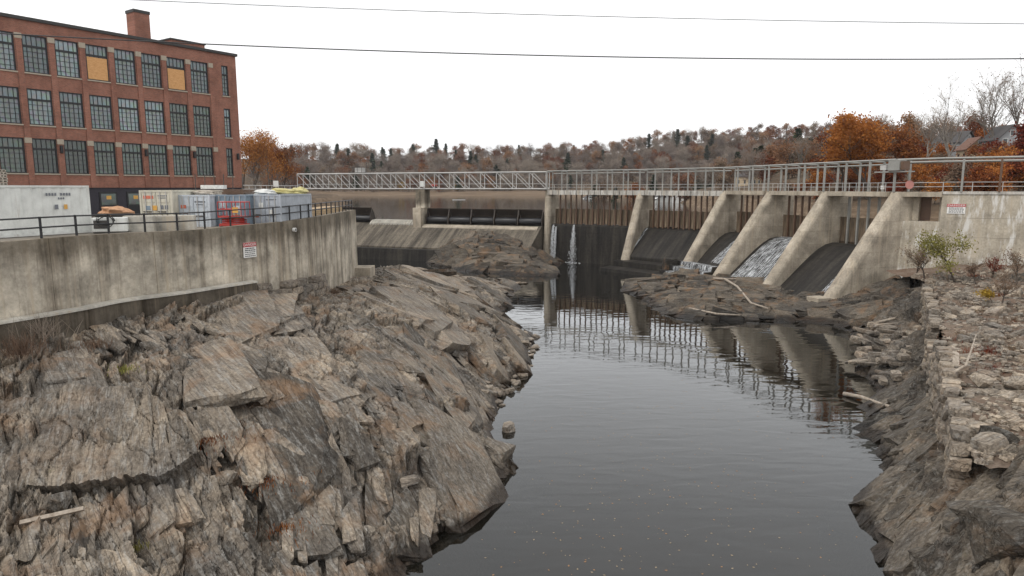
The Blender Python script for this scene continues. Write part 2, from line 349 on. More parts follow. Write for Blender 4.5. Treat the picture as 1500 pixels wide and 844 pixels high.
def W(px, py, z): p = atz(px, py, z); return (p.x, p.y, z)

# line of the retaining wall on the mill side: (picture column, depth, top)
WALL = [(-150, 29.5, 12.85), (0, 33.3, 12.87), (50, 34.7, 12.9), (102, 36.5, 12.92), (148, 38.5, 12.9), (190, 40.0, 12.88), (229, 41.2, 12.86), (264, 42.5, 12.85),
        (297, 44.0, 12.85), (329, 45.5, 12.9), (358, 47.0, 12.95), (385, 48.5, 12.97), (411, 50.3, 13.0), (431, 52.0, 13.05), (450, 54.5, 13.08), (470, 58.5, 13.1), (490, 64.0, 13.1), (505, 69.5, 13.08), (521, 77.0, 13.05)]
WP = []
for px, d, zt in WALL: q = aty(px, 320, d); WP.append((q.x, q.y, zt))
def wall_x(y):
    ys = [p[1] for p in WP]; xs = [p[0] for p in WP]; return np.interp(y, ys, xs)
foot = [(-26.5, 28, 8.0), (-25.2, 33.3, 8.1), (-24.3, 36.5, 8.2), (-21.5, 40, 8.1), (-19, 43.5, 8.0), (-17.2, 48, 7.2), (-16.1, 55, 6.5), (-16.5, 65, 6.2), (-17.3, 77, 5.8)]
L = list(foot) + [(x - 8, y + 3, z) for x, y, z in foot]
L += [W(*p) for p in [(0, 844, 3.6), (0, 740, 4.0), (120, 735, 3.9), (280, 700, 4.0), (60, 575, 6.5), (200, 585, 6.2), (285, 640, 4.9), (0, 530, 7.4), (240, 490, 7.5), (330, 480, 7.2), (150, 844, 3.2), (300, 844, 2.5),
      (430, 844, 1.5), (530, 830, 0.7), (400, 690, 3.5), (400, 600, 5.0), (340, 560, 6.0), (470, 560, 5.2), (500, 630, 4.2), (500, 720, 2.3), (600, 720, 1.5), (590, 600, 3.5), (600, 520, 4.4), (680, 610, 1.5), (500, 470, 6.2),
      (600, 440, 5.4), (650, 450, 4.4), (690, 520, 2.2), (735, 505, .9), (690, 680, 1.0), (650, 640, 2.0), (560, 400, 5.6), (620, 402, 4.4), (660, 420, 3.2), (670, 412, 1.5), (712, 425, 1.4)]]
L += [W(*p) for p in [(590, 835, 0), (660, 775, 0), (725, 715, 0), (750, 680, 0), (712, 640, .05), (722, 610, 0), (735, 575, 0), (772, 530, 0), (780, 495, 0), (728, 462, 0), (748, 430, 0), (722, 411, 0)]]
L += [(-2.5, 24, -1.2), (-1, 28.5, -1.6), (1.2, 33, -1.6), (2.6, 37, -1.6), (1, 42, -1.6), (1, 47, -1.6), (2, 51, -1.6), (4.5, 60, -1.6), (5.5, 70, -1.6), (2, 83, -1.4), (3.5, 100, -1.5), (-4, 117, -1.5), (-12, 112, -1), (-18, 106, -1), (-25, 100, 0),
      (-6, 18, 1.0), (-3, 19, -1.2), (-12, 13, 3.8), (-20, 14, 5), (-30, 22, 8)]
left_base = tps(L)
def ledge(x, y, z, pts, h, wid, rough=0.25, seed=3):
    jx = fbm(x * 0.7, y * 0.7, 3, seed) * rough * 2; jy = fbm(x * 0.7 + 20, y * 0.7, 3, seed + 1) * rough * 2
    x = x + jx; y = y + jy
    best = np.full(x.shape, 1e9); sg = np.zeros_like(x); tt = np.zeros_like(x); n = len(pts) - 1
    for k in range(n):
        d, s, t = seg_dist(x, y, pts[k][:2], pts[k + 1][:2]); m = d < best
        best = np.where(m, d, best); sg = np.where(m, s, sg); tt = np.where(m, (k + t) / n, tt)
    sd = best * sg                                   # positive on the uphill side (left of the line's direction)
    end = np.clip(np.minimum(tt, 1 - tt) * 9, 0, 1)
    step = np.clip((sd + 0.05) / 0.22, 0, 1) * np.clip(1 - sd / wid, 0, 1) - np.clip(1 + sd / 1.0, 0, 1) * (sd < 0) * 0.45
    return z + h * step * end
LEDGES = [([W(-120, 690, 4.4), W(60, 690, 4.4), W(180, 680, 4.4), W(270, 655, 4.6)], .8, 3.0), ([W(495, 650, 4), W(560, 668, 3.6), W(640, 650, 2.6)], 0.7, 2.0),
          ([W(560, 815, .7), W(640, 765, .6), W(722, 700, .6)], 0.65, 1.2), ([W(300, 610, 5.2), W(350, 585, 5.6), W(440, 575, 5.4)], 0.6, 2.0), ([W(620, 610, 2.8), W(680, 600, 2.0), W(715, 590, 1.4)], 0.6, 2.2), ([W(430, 690, 3.4), W(470, 760, 2.4), W(560, 790, 1.4)], 0.55, 1.5)]
def left_edit(X, Y, Z):
    for k, (pts, h, wd) in enumerate(LEDGES): Z = ledge(X, Y, Z, pts, h, wd, seed=20 + k)
    return Z
rock_sheet('rock_bank', left_base, -1.02, 0.12, 12.5, 122, 640, 680, (0.63, -0.777), 11, 'rock_bank_mat', 1.0, 1.0, -1.5,
           mask=lambda x, y: x > np.where(y < 80, wall_x(y) - 1.5, -21.5 - (y - 80) * 0.3), edit=left_edit,
           ampf=lambda x, y, z: np.clip(0.35 + z * 0.30, 0.3, 1.0) * np.clip((x - wall_x(y)) / 1.5, 0.15, 1))

# bedded slabs breaking out of the bank: sharp-edged tilted plates, joined because nobody could pick them apart
def slab_template(nx, ny, nz):
    idx = {}; V = []; F = []
    def vid(i, j, k):
        if (i, j, k) not in idx: idx[(i, j, k)] = len(V); V.append((i / nx - .5, j / ny - .5, k / nz - .5))
        return idx[(i, j, k)]
    for i in range(nx):
        for j in range(ny):
            F.append((vid(i, j, 0), vid(i, j + 1, 0), vid(i + 1, j + 1, 0), vid(i + 1, j, 0))); F.append((vid(i, j, nz), vid(i + 1, j, nz), vid(i + 1, j + 1, nz), vid(i, j + 1, nz)))
    for i in range(nx):
        for k in range(nz):
            F.append((vid(i, 0, k), vid(i + 1, 0, k), vid(i + 1, 0, k + 1), vid(i, 0, k + 1))); F.append((vid(i, ny, k), vid(i, ny, k + 1), vid(i + 1, ny, k + 1), vid(i + 1, ny, k)))
    for j in range(ny):
        for k in range(nz):
            F.append((vid(0, j, k), vid(0, j, k + 1), vid(0, j + 1, k + 1), vid(0, j + 1, k))); F.append((vid(nx, j, k), vid(nx, j + 1, k), vid(nx, j + 1, k + 1), vid(nx, j, k + 1)))
    return np.array(V), np.array(F)
SV, SF = slab_template(5, 3, 2)
def slab_field(name, base, places, S, mat, dip, parent, seed, rise=.25, edit=None, dj=.10):
    '''places: x, y, L, W, T arrays'''
    g = np.random.default_rng(seed); x, y, L_, Wd, Th = places; n = len(x)
    f = (lambda a, b: edit(a, b, base(a, b))) if edit else base
    z = f(x, y); e = .6; nx = -(base(x + e, y) - base(x - e, y)) / (2 * e); ny = -(base(x, y + e) - base(x, y - e)) / (2 * e); N = np.stack([nx, ny, np.ones(n)], 1); N /= np.linalg.norm(N, axis=1)[:, None]
    ang = fbm(x * .06 + 9, y * .06 + 3, 2, seed + 9) * .5 + g.normal(0, .09, n); c, s = np.cos(ang), np.sin(ang); S3 = np.stack([S[0] * c - S[1] * s, S[0] * s + S[1] * c, np.zeros(n)], 1)
    E1 = S3 - N * (S3 * N).sum(1)[:, None]; E1 /= np.linalg.norm(E1, axis=1)[:, None]; E2 = np.cross(N, E1)
    ph = dip(x, y) + g.normal(0, dj, n); cp, sp = np.cos(ph)[:, None], np.sin(ph)[:, None]
    E3 = N * cp + E2 * sp; E2 = E2 * cp - N * sp
    pl = g.normal(0, .05, n)[:, None]; E1n = E1 * np.cos(pl) + E3 * np.sin(pl); E3 = E3 * np.cos(pl) - E1 * np.sin(pl); E1 = E1n
    C = np.stack([x, y, z], 1) + E3 * (Th * (rise - .5 - .2 * (L_ > 2.8) + g.uniform(-.15, .2, n)))[:, None]
    U = np.repeat(SV[None], n, 0)                                # n, v, 3
    sh = g.uniform(-.28, .28, (n, 1)); tp = g.uniform(-.35, .35, (n, 1)); tq = g.uniform(-.3, .3, (n, 1))
    ux, uy, uz = U[..., 0], U[..., 1], U[..., 2]
    ux2 = ux * (1 + tq * uy * 2) + sh * uy + g.normal(0, .010, ux.shape); uy2 = uy * (1 + tp * ux * 2) + g.uniform(-.22, .22, (n, 1)) * uz + g.normal(0, .014, ux.shape); uz2 = uz * (1 + g.uniform(-.5, .3, (n, 1)) * ux) + g.normal(0, .028, ux.shape) + .04 * np.sin(uy * 5 + g.uniform(0, 6, (n, 1)))
    corner = (np.abs(ux) > .49).astype(float) + (np.abs(uy) > .49) + (np.abs(uz) > .49); ch = np.where(corner >= 3, g.uniform(.84, 1.0, ux.shape), np.where(corner == 2, g.uniform(.95, 1.0, ux.shape), 1.0)) ; ux2 *= ch; uy2 *= ch; uz2 *= np.where(corner >= 2, .97, 1)
    Pt = C[:, None] + E1[:, None] * (ux2 * L_[:, None])[..., None] + E2[:, None] * (uy2 * Wd[:, None])[..., None] + E3[:, None] * (uz2 * Th[:, None])[..., None]
    V = Pt.reshape(-1, 3); F = (SF[None] + (np.arange(n) * len(SV))[:, None, None]).reshape(-1, 4)
    me = bpy.data.meshes.new(name); me.vertices.add(len(V)); me.vertices.foreach_set('co', V.ravel()); me.loops.add(F.size); me.loops.foreach_set('vertex_index', F.ravel().astype(np.int32))
    me.polygons.add(len(F)); me.polygons.foreach_set('loop_start', np.arange(0, F.size, 4, dtype=np.int32)); me.polygons.foreach_set('loop_total', np.full(len(F), 4, np.int32))
    at = me.attributes.new('tint', 'FLOAT', 'POINT'); at.data.foreach_set('value', np.repeat(np.clip(g.normal(.55, .28, n), 0, 1), len(SV)).astype(np.float32)); me.materials.append(M[mat]); me.update(calc_edges=True); me.shade_flat()
    o = bpy.data.objects.new(name, me); COL.objects.link(o); o.parent = parent; o['kind'] = 'stuff'; print(name, len(F)); return o
def scatter(n, a0, a1, y0, y1, lens, aspect, thick, ok, seed, fan=True, ref=40.0, grow_=.45):
    g = np.random.default_rng(seed); a = g.uniform(a0, a1, n); y = np.exp(g.uniform(math.log(y0), math.log(y1), n)) if fan else np.sqrt(g.uniform(y0 * y0, y1 * y1, n)); x = a * y
    L_ = np.exp(g.uniform(math.log(lens[0]), math.log(lens[1]), n)) * (np.maximum(y, 14) / ref) ** grow_; Wd = L_ * g.uniform(*aspect, n); Th = L_ * g.uniform(*thick, n)
    k = ok(x, y, L_); return x[k], y[k], L_[k], Wd[k], Th[k]
def joinp(*ps): return [np.concatenate(q) for q in zip(*ps)]
def left_dip(x, y): return np.interp(x / np.maximum(y, 1), [-.8, -.45, -.2, .05], [-.62, -.42, -.12, .2]) + .45 * fbm(x * .09, y * .09, 2, 77)
HS_T = [W(-70, 600, 6.5), W(5, 588, 6.5), W(110, 566, 6.75), W(215, 572, 6.5), W(268, 618, 5.9)]; HS_B = [W(-90, 728, 4.35), W(20, 722, 4.3), W(120, 716, 4.25), W(225, 706, 4.3), W(292, 672, 4.75)]
def in_hero(x, y):
    P_ = HS_T + HS_B[::-1]; c = np.zeros(x.shape, bool); j = len(P_) - 1
    for i in range(len(P_)):
        xi, yi, xj, yj = P_[i][0], P_[i][1], P_[j][0], P_[j][1]; cond = (yi > y) != (yj > y); c ^= cond & (x < (xj - xi) * (y - yi) / (yj - yi + 1e-9) + xi); j = i
    return c
def hero_slab():
    nu, nv = 150, 70; u = np.linspace(0, 1, nu); v = np.linspace(0, 1, nv); U, V = np.meshgrid(u, v); k = np.linspace(0, 1, len(HS_T))
    T_ = np.stack([np.interp(u, k, [p[i] for p in HS_T]) for i in range(3)], -1); B_ = np.stack([np.interp(u, k, [p[i] for p in HS_B]) for i in range(3)], -1)
    jag = .05 * fbm(u * 26, u * 0, 3, 3) + .06 * (cells(u * 9, u * 0 + .3, 5)[1] - .5); top = .05 * fbm(u * 14, u * 0 + 4, 3, 9)
    Vv = V * (1 + jag[None]) + top[None] * (1 - V); Pt = T_[None] * (1 - Vv[..., None]) + B_[None] * Vv[..., None]
    n = np.cross(np.array(HS_B[2]) - np.array(HS_T[2]), np.array(HS_T[3]) - np.array(HS_T[1])); n /= np.linalg.norm(n); n = n if n[2] > 0 else -n
    e, r1, r2, r3, dx, dy = cells(U * 7 + .4 * fbm(U * 5, V * 2, 2, 4), V * 1.6 + 1.1 * r_(U), 8)
    D = .42 + .16 * (r1 - .5) + .12 * dx * (r2 - .3) - .14 * np.clip(1 - e / .05, 0, 1) + .10 * fbm(U * 34, V * 2.2, 4, 6) + .22 * fbm(U * 3, V * 2, 3, 12) + .04 * fbm(U * 60, V * 40, 3, 15) - .35 * np.clip((.07 - V) / .07, 0, 1)
    F_ = Pt + n * D[..., None]; Bk = Pt - n * 1.0 + np.array([0, .5, 0]) * V[..., None]
    VV = np.concatenate([F_.reshape(-1, 3), Bk.reshape(-1, 3)]); N_ = nu * nv; F = []
    for i in range(nv - 1):
        for j in range(nu - 1): a = i * nu + j; F.append((a, a + 1, a + nu + 1, a + nu))
    rim = [(0 * nu + j) for j in range(nu)] + [i * nu + nu - 1 for i in range(1, nv)] + [(nv - 1) * nu + j for j in range(nu - 2, -1, -1)] + [i * nu for i in range(nv - 2, 0, -1)]
    for a, b in zip(rim, rim[1:] + rim[:1]): F.append((b, a, a + N_, b + N_))
    me = bpy.data.meshes.new('rock_slab'); me.from_pydata(VV.tolist(), [], F); me.materials.append(M['slab_mat']); me.shade_flat()
    at = me.attributes.new('tint', 'FLOAT', 'POINT'); tt = np.concatenate([np.clip(.5 + .35 * (r3 - .5), 0, 1).ravel()] * 2); at.data.foreach_set('value', tt.astype(np.float32))
    o = bpy.data.objects.new('rock_slab', me); COL.objects.link(o); return tag(o, 'big tilted grey slab with a dark overhang under its lower edge', 'rock')
def r_(U): return cells(U * 7, U * 0 + .2, 21)[2]
rock_material('slab_mat', 1.0, stretch=0.27, strike=-1.15, lichen=.6, rust=.25)
hero_slab()
def left_ok(x, y, l): return (left_base(x, y) > -.3) & ~in_hero(x, y) & (x > wall_x(y) + .7 + l * .3) & ((y < 80) | (x > -19))
def shatter(x, y): return fbm(x * .10 + 5, y * .10 + 31, 3, 91)
def sh_ok(thr): return lambda x, y, l: left_ok(x, y, l) & (shatter(x, y) > thr)
LB = scatter(620, -1.0, .1, 13, 118, (3.6, 10.0), (.26, .55), (.06, .12), left_ok, 1, False, 45, .1)
slab_field('bedrock_slabs', left_base, LB, (0.63, -0.777), 'rock_bank_mat', lambda x, y: left_dip(x, y) * .55, bpy.data.objects['rock_bank'], 4, .72, left_edit)
LP = joinp(scatter(2300, -1.0, .1, 13, 118, (1.1, 3.6), (.18, .45), (.06, .16), sh_ok(-.12), 2), scatter(2000, -1.0, .1, 13, 100, (.4, 1.2), (.18, .45), (.08, .22), sh_ok(-.02), 3), scatter(3600, -1.0, .1, 13, 80, (.7, 1.9), (.09, .2), (.05, .12), sh_ok(.06), 4))
slab_field('bedrock_splinters', left_base, LP, (0.63, -0.777), 'rock_bank_mat', left_dip, bpy.data.objects['rock_bank'], 5, .62, left_edit)

# ------------------------------------------------------------------ water, bed
def sheet(name, pts, mat, kind='structure'):
    b = MB(); b.add(pts, [tuple(range(len(pts)))]); o = b.build(name, mat); o['kind'] = kind; return o
sheet('river', [(-60, -40, 0), (90, -40, 0), (70, 160, 0), (-80, 160, 0)], 'water_mat')
sheet('river_bed', [(-60, -40, -1.8), (90, -40, -1.8), (70, 160, -1.8), (-80, 160, -1.8)], 'bed_mat')
# ------------------------------------------------------------------ more materials
t = NT('brick_mat'); p = t.obj()
bt = t.n('ShaderNodeTexBrick', 0, {'offset': 0.5}, Vector=t.mapping(p, (1, 1, 1), (R(90), 0, 0)), Color1=(0.31, 0.115, 0.075), Color2=(0.21, 0.072, 0.05), Mortar=(0.26, 0.19, 0.155), Scale=1.0, Mortar_Size=0.012, Brick_Width=0.22, Row_Height=0.075)
n1 = t.noise(p, 0.5, 6, 0.65); n2 = t.noise(t.mapping(p, (1.0, 1.0, 0.12)), 1.2, 5, 0.65)
c = t.mix(1.0, bt, t.ramp(n1, [(0.3, 0.66), (0.7, 1.22)]), 'MULTIPLY'); c = t.mix(t.ramp(n2, [(0.52, 0.0), (0.72, 0.45)]), c, (0.13, 0.065, 0.05))
c = t.mix(t.ramp(t.noise(t.mapping(p, (4, 4, 14)), 1.0, 3, 0.6), [(0.45, 0.0), (0.75, 0.5)]), c, (0.36, 0.16, 0.11))
M['brick_mat'] = t.principled(Base_Color=c, Roughness=0.9, Specular_IOR_Level=0.15)
plain('cap_stone', (0.36, 0.31, 0.245), 0.9); plain('frame_black', (0.018, 0.018, 0.02), 0.5, spec=0.4); plain('cornice_dark', (0.045, 0.043, 0.042), 0.7)
def glass(name, col, mixn=(0.7, 1.3)):
    t = NT(name); p = t.obj(); n = t.noise(t.mapping(p, (0.6, 1, 0.5)), 0.8, 3, 0.6)
    cell = t.voro(t.mapping(p, (2.4, 0.0, 2.0)), 1.0, 'F1', 1)
    c = t.mix(1.0, col, t.ramp(n, [(0.3, mixn[0]), (0.7, mixn[1])]), 'MULTIPLY'); c = t.mix(0.25, c, t.mix(1.0, c, cell, 'MULTIPLY'))
    c = t.mix(1.0, c, t.ramp(t.rnd(), [(0, .55), (1, 1.3)]), 'MULTIPLY')
    M[name] = t.principled(Base_Color=c, Roughness=0.08, Specular_IOR_Level=0.8, Normal=t.bump(t.noise(p, 0.9, 2), 0.05, 0.1))
glass('glass_daylit', (0.25, 0.30, 0.31)); glass('glass_dark', (0.095, 0.12, 0.105))  # pale panes: daylight in the windows is put into the base colour
t = NT('plywood'); p = t.obj()
M['plywood'] = t.principled(Base_Color=t.ramp(t.noise(t.mapping(p, (2, 1, 7)), 1.4, 6, 0.65), [(0.3, (0.48, 0.235, 0.085)), (0.7, (0.66, 0.375, 0.16))]), Roughness=0.75)
plain('rail_black', (0.02, 0.02, 0.022), 0.45); plain('ground_floor', (0.035, 0.032, 0.042), 0.7); plain('sign_white', (0.74, 0.73, 0.70), 0.5, var=0.06); plain('sign_red', (0.42, 0.045, 0.05), 0.5); plain('sign_ink', (0.05, 0.05, 0.06), 0.6)
def painted(name, col, rust=0.3):
    t = NT(name); p = t.obj(); r = t.rnd()
    n = t.noise(p, 1.2, 7, 0.7); s = t.noise(t.mapping(p, (3, 3, 0.25)), 1.0, 6, 0.7)
    c = t.mix(1.0, col, t.ramp(n, [(0.3, 0.82), (0.7, 1.12)]), 'MULTIPLY'); c = t.mix(t.math('MULTIPLY', t.ramp(s, [(0.58, 0.0), (0.74, 1.0)]), rust), c, (0.22, 0.15, 0.09))
    M[name] = t.principled(Base_Color=c, Roughness=0.55, Specular_IOR_Level=0.35)
painted('paint_white', (0.66, 0.67, 0.64), 0.5); painted('paint_beige', (0.56, 0.53, 0.44), 0.3); painted('paint_pale', (0.50, 0.54, 0.58), 0.2); painted('paint_blue', (0.20, 0.255, 0.31), 0.2); painted('paint_grey', (0.40, 0.43, 0.47), 0.15)
painted('paint_red', (0.42, 0.05, 0.04), 0.25); painted('steel_dark', (0.06, 0.055, 0.05), 0.3); painted('steel_pale', (0.46, 0.45, 0.43), 0.3); painted('rust_steel', (0.12, 0.07, 0.045), 0.5)
plain('rubber', (0.018, 0.018, 0.018), 0.75); plain('decal_red', (0.55, 0.16, 0.10), 0.6); plain('decal_orange', (0.62, 0.34, 0.08), 0.6); plain('decal_ink', (0.16, 0.17, 0.19), 0.6)
plain('wood_pale', (0.46, 0.34, 0.21), 0.85, var=0.3); plain('wood_grey', (0.36, 0.32, 0.27), 0.9, var=0.35); plain('tarp_yellow', (0.47, 0.42, 0.19), 0.6, var=0.25); plain('tarp_white', (0.6, 0.6, 0.58), 0.6, var=0.2); plain('tarp_tan', (0.45, 0.25, 0.14), 0.8, var=0.35)

def text_mesh(body, size, mat, align='CENTER'):
    cu = bpy.data.curves.new('lettering', 'FONT'); cu.body = body; cu.size = size; cu.align_x = align; cu.align_y = 'CENTER'; cu.extrude = 0.004
    o = bpy.data.objects.new('lettering', cu); COL.objects.link(o)
    dg = bpy.context.evaluated_depsgraph_get(); me = bpy.data.meshes.new_from_object(o.evaluated_get(dg))
    bpy.data.objects.remove(o); bpy.data.curves.remove(cu); me.materials.clear(); me.materials.append(M[mat]); me.name = 'lettering'; return me
def lettering(parent, body, size, mat, loc, rot=(R(90), 0, 0), sx=1.0):
    return inst('lettering', text_mesh(body, size, mat), parent, loc, rot, (sx, 1, 1))

concrete_material('footing_concrete', (0.27, 0.235, 0.19), 0.9, top=8.4, blotch=0.6)
# ------------------------------------------------------------------ retaining wall of the mill yard
def resample(P, step):
    P = [Vector(p) for p in P]; out = [P[0]]; acc = 0.0
    # smooth with Catmull-Rom first
    S = []
    for i in range(len(P) - 1):
        p0, p1, p2, p3 = P[max(i - 1, 0)], P[i], P[i + 1], P[min(i + 2, len(P) - 1)]
        for k in range(10):
            u = k / 10.0
            S.append(0.5 * ((2 * p1) + (p2 - p0) * u + (2 * p0 - 5 * p1 + 4 * p2 - p3) * u * u + (3 * p1 - p0 - 3 * p2 + p3) * u ** 3))
    S.append(P[-1]); out = [S[0]]; need = step
    for a, b in zip(S, S[1:]):
        L_ = (b - a).length
        while need <= L_:
            out.append(a.lerp(b, need / L_)); need += step
        need -= L_
    if (out[-1] - S[-1]).length > 0.3 * step: out.append(S[-1])
    return out
WL = resample(WP, 0.7)
def normals2(P):
    N = []
    for i in range(len(P)):
        d = P[min(i + 1, len(P) - 1)] - P[max(i - 1, 0)]; N.append(Vector((d.y, -d.x, 0)).normalized())     # towards the river
    return N
WN = normals2(WL)
def sweep(P, N, sec):
    """sec(i) -> list of (offset to the river, z)"""
    b = MB(); k = len(sec(0)); vs = []
    for i, (p, n) in enumerate(zip(P, N)):
        for o, z in sec(i): vs.append((p.x + n.x * o, p.y + n.y * o, z))
    fs = []
    for i in range(len(P) - 1):
        for j in range(k): fs.append((i * k + j, i * k + (j + 1) % k, (i + 1) * k + (j + 1) % k, (i + 1) * k + j))
    fs.append(tuple(range(k))); fs.append(tuple((len(P) - 1) * k + j for j in range(k - 1, -1, -1)))
    b.add(vs, fs); return b
rw = empty('retaining_wall', (0, 0, 0), 0, 'long curved stained concrete retaining wall holding up the mill yard', 'wall')
npan = 8; edges = [round(k * (len(WL) - 1) / npan) for k in range(npan + 1)]
for a, b_ in zip(edges, edges[1:]):
    P = [v.copy() for v in WL[a:b_ + 1]]; N = WN[a:b_ + 1]
    if b_ != edges[-1]: P[-1] = P[-1].lerp(P[-2], 0.03)
    sweep(P, N, lambda i: [(0.0, P[i].z), (0.10, 5.0), (-0.6, 5.0), (-0.6, P[i].z)]).build('wall_panel', 'wall_concrete', rw)
e = WL[-1]; n_ = WN[-1]
rb = MB(); ret = [Vector((e.x + 0.02, e.y + 0.02, e.z)), Vector((e.x - 5, e.y + 3.2, e.z)), Vector((e.x - 22, e.y + 9, e.z))]
sweep(ret, normals2(ret), lambda i: [(0.02, e.z - .004), (0.02, 0.5), (-0.5, 0.5), (-0.5, e.z - .004)]).build('return_wall', 'wall_concrete', rw)
fi = [i for i, v in enumerate(WL) if v.y < 47.5]
FP = [WL[i] for i in fi]; FN = [WN[i] for i in fi]
sweep(FP, FN, lambda i: [(0.12, 9.02), (0.62, 8.97), (0.66, 6.2), (0.12, 6.2)]).build('footing', 'footing_concrete', rw)
sweep(FP, FN, lambda i: [(0.13, 9.14), (0.70, 9.10), (0.71, 8.99), (0.13, 9.03)]).build('footing_skylit_top', 'block_concrete', rw)  # pale strip laid over the footing: skylight on its top put into colour
b = MB(); b.box((e.x + 0.9, e.y - 1.2, 6.0), (2.2, 2.6, 1.6)); b.build('end_step', 'pier_concrete', rw, bevel=0.05)
b = MB(); b.box((e.x - 0.6, e.y - 4.6, 6.2), (1.6, 2.2, 1.5)); b.build('end_step', 'pier_concrete', rw, bevel=0.05)
rng = random.Random(4)
stone_me = []
for k in range(6):                                   # rough-squared stones shared by walls and piles
    bm = bmesh.new(); bmesh.ops.create_cube(bm, size=1.0)
    bmesh.ops.subdivide_edges(bm, edges=bm.edges[:], cuts=2, use_grid_fill=True)
    r2 = random.Random(70 + k); sh = [r2.uniform(-.12, .12) for _ in range(6)]
    for v in bm.verts:
        x, y, z = v.co
        v.co.x += sh[0] * y + sh[1] * z + r2.uniform(-.035, .035); v.co.y += sh[2] * x + sh[3] * z + r2.uniform(-.035, .035); v.co.z += sh[4] * x + sh[5] * y + r2.uniform(-.035, .035)
        m_ = sum(1 for q in (x, y, z) if abs(q) > 0.49)
        if m_ == 3: v.co *= 0.90
        elif m_ == 2: v.co *= 0.965
    me = bpy.data.meshes.new('stone'); bm.to_mesh(me); bm.free(); me.materials.append(M['stone_mat'])
    at = me.attributes.new('tint', 'FLOAT', 'POINT'); at.data.foreach_set('value', [0.35 + 0.1 * k] * len(me.vertices)); stone_me.append(me)
si = [i for i, v in enumerate(WL) if 46.8 < v.y < 58]
for row in range(4):                                  # old masonry left standing under the concrete
    for k in range(len(si) // 2):
        i = si[min(2 * k + row % 2, len(si) - 1)]; p = WL[i]; n = WN[i]
        if row == 3 and k % 3 == 1: continue
        inst('stone', stone_me[rng.randrange(6)], rw, (p.x + n.x * 0.32, p.y + n.y * 0.32, 6.9 + row * 0.56 - (p.y - 47) * 0.05), (0, 0, math.atan2(n.y, n.x) + rng.uniform(-.08, .08)), (0.75, 1.32 + rng.uniform(-.2, .1), 0.54))
# railing along the wall
rl = empty('railing', (0, 0, 0), 0, 'black two-rail steel railing on top of the curved concrete wall', 'railing')
RP = resample([(p[0], p[1], p[2]) for p in WP], 2.05); RN = normals2(RP)
RP = [p - n * 0.3 for p, n in zip(RP, RN)]
for p in RP:
    MB().b((p.x - .045, p.y - .045, p.z - .01), (p.x + .045, p.y + .045, p.z + 1.12)).build('post', 'rail_black', rl)
for hgt in (1.07, 0.56):
    for a, b_ in zip(RP, RP[1:]): MB().bar(a + Vector((0, 0, hgt)), b_ + Vector((0, 0, hgt)), 0.06).build('rail', 'rail_black', rl)

def danger_sign(p, nrm, wd, ht, label, name='danger_sign'):
    s = empty(name, p, math.atan2(nrm.y, nrm.x) + math.pi / 2, label, 'sign')
    MB().b((-wd / 2, -0.03, -ht / 2), (wd / 2, 0, ht / 2)).build('panel', 'sign_white', s)
    MB().b((-wd / 2 * 1.04, -0.036, ht * 0.20), (wd / 2 * 1.04, -0.031, ht * 0.49)).build('header', 'sign_red', s)
    lettering(s, 'DANGER', ht * 0.25, 'sign_white', (0, -0.042, ht * 0.345), sx=wd / ht * 0.98)
    r3 = random.Random(8)
    for k in range(5):
        y = ht * (0.10 - k * 0.125); x = -wd * 0.40; hh = ht * (0.035 if k < 2 else 0.026)
        while x < wd * 0.36:
            l = r3.uniform(0.06, 0.16) * wd; MB().b((x, -0.036, y - hh), (min(x + l, wd * .42), -0.031, y + hh)).build('text_line', 'sign_ink', s); x += l + 0.03 * wd
    return s
q = aty(366, 366, 47.2); k = min(range(len(WL)), key=lambda i: (WL[i].xy - q.xy).length)
danger_sign(WL[k] + WN[k] * 0.11 - Vector((0, 0, WL[k].z - q.z)), WN[k], 1.12, 1.05, 'red and white danger sign fixed to the curved retaining wall')
k2 = min(range(len(WL)), key=lambda i: abs(WL[i].y - 51.5)); q = WL[k2] + WN[k2] * 0.06
dp = empty('drain_pipe', (q.x, q.y, 12.35), math.atan2(WN[k2].y, WN[k2].x), 'pale round pipe end poking out near the top of the curved wall', 'pipe')
b = MB(); b.tube([(-.1, 0, 0), (.16, 0, 0)], 0.15, 16, cap=True); b.build('pipe', 'sign_white', dp); b = MB(); b.tube([(.155, 0, 0), (.165, 0, 0)], 0.10, 16); b.build('hollow_shade', 'rail_black', dp)  # black disc stands in for the shaded hollow of the pipe

# ------------------------------------------------------------------ yard
yp = [(p.x - n.x * 0.55, p.y - n.y * 0.55, 12.72) for p, n in zip(WL, WN)]
yp = yp + [(-24, 88.5, 12.72), (-38, 94, 12.72), (-66, 108, 12.72), (-90, 60, 12.72), (-70, 20, 12.72)]
sheet('yard', yp, 'yard_mat')

# ------------------------------------------------------------------ brick mill
BD = Vector((-0.571, -0.821, 0)).normalized(); BC = Vector((-31.5, 80.7, 12.6))
mill = empty('brick_mill', BC, math.atan2(BD.y, BD.x), 'red brick mill with rows of black gridded windows behind the containers', 'building')
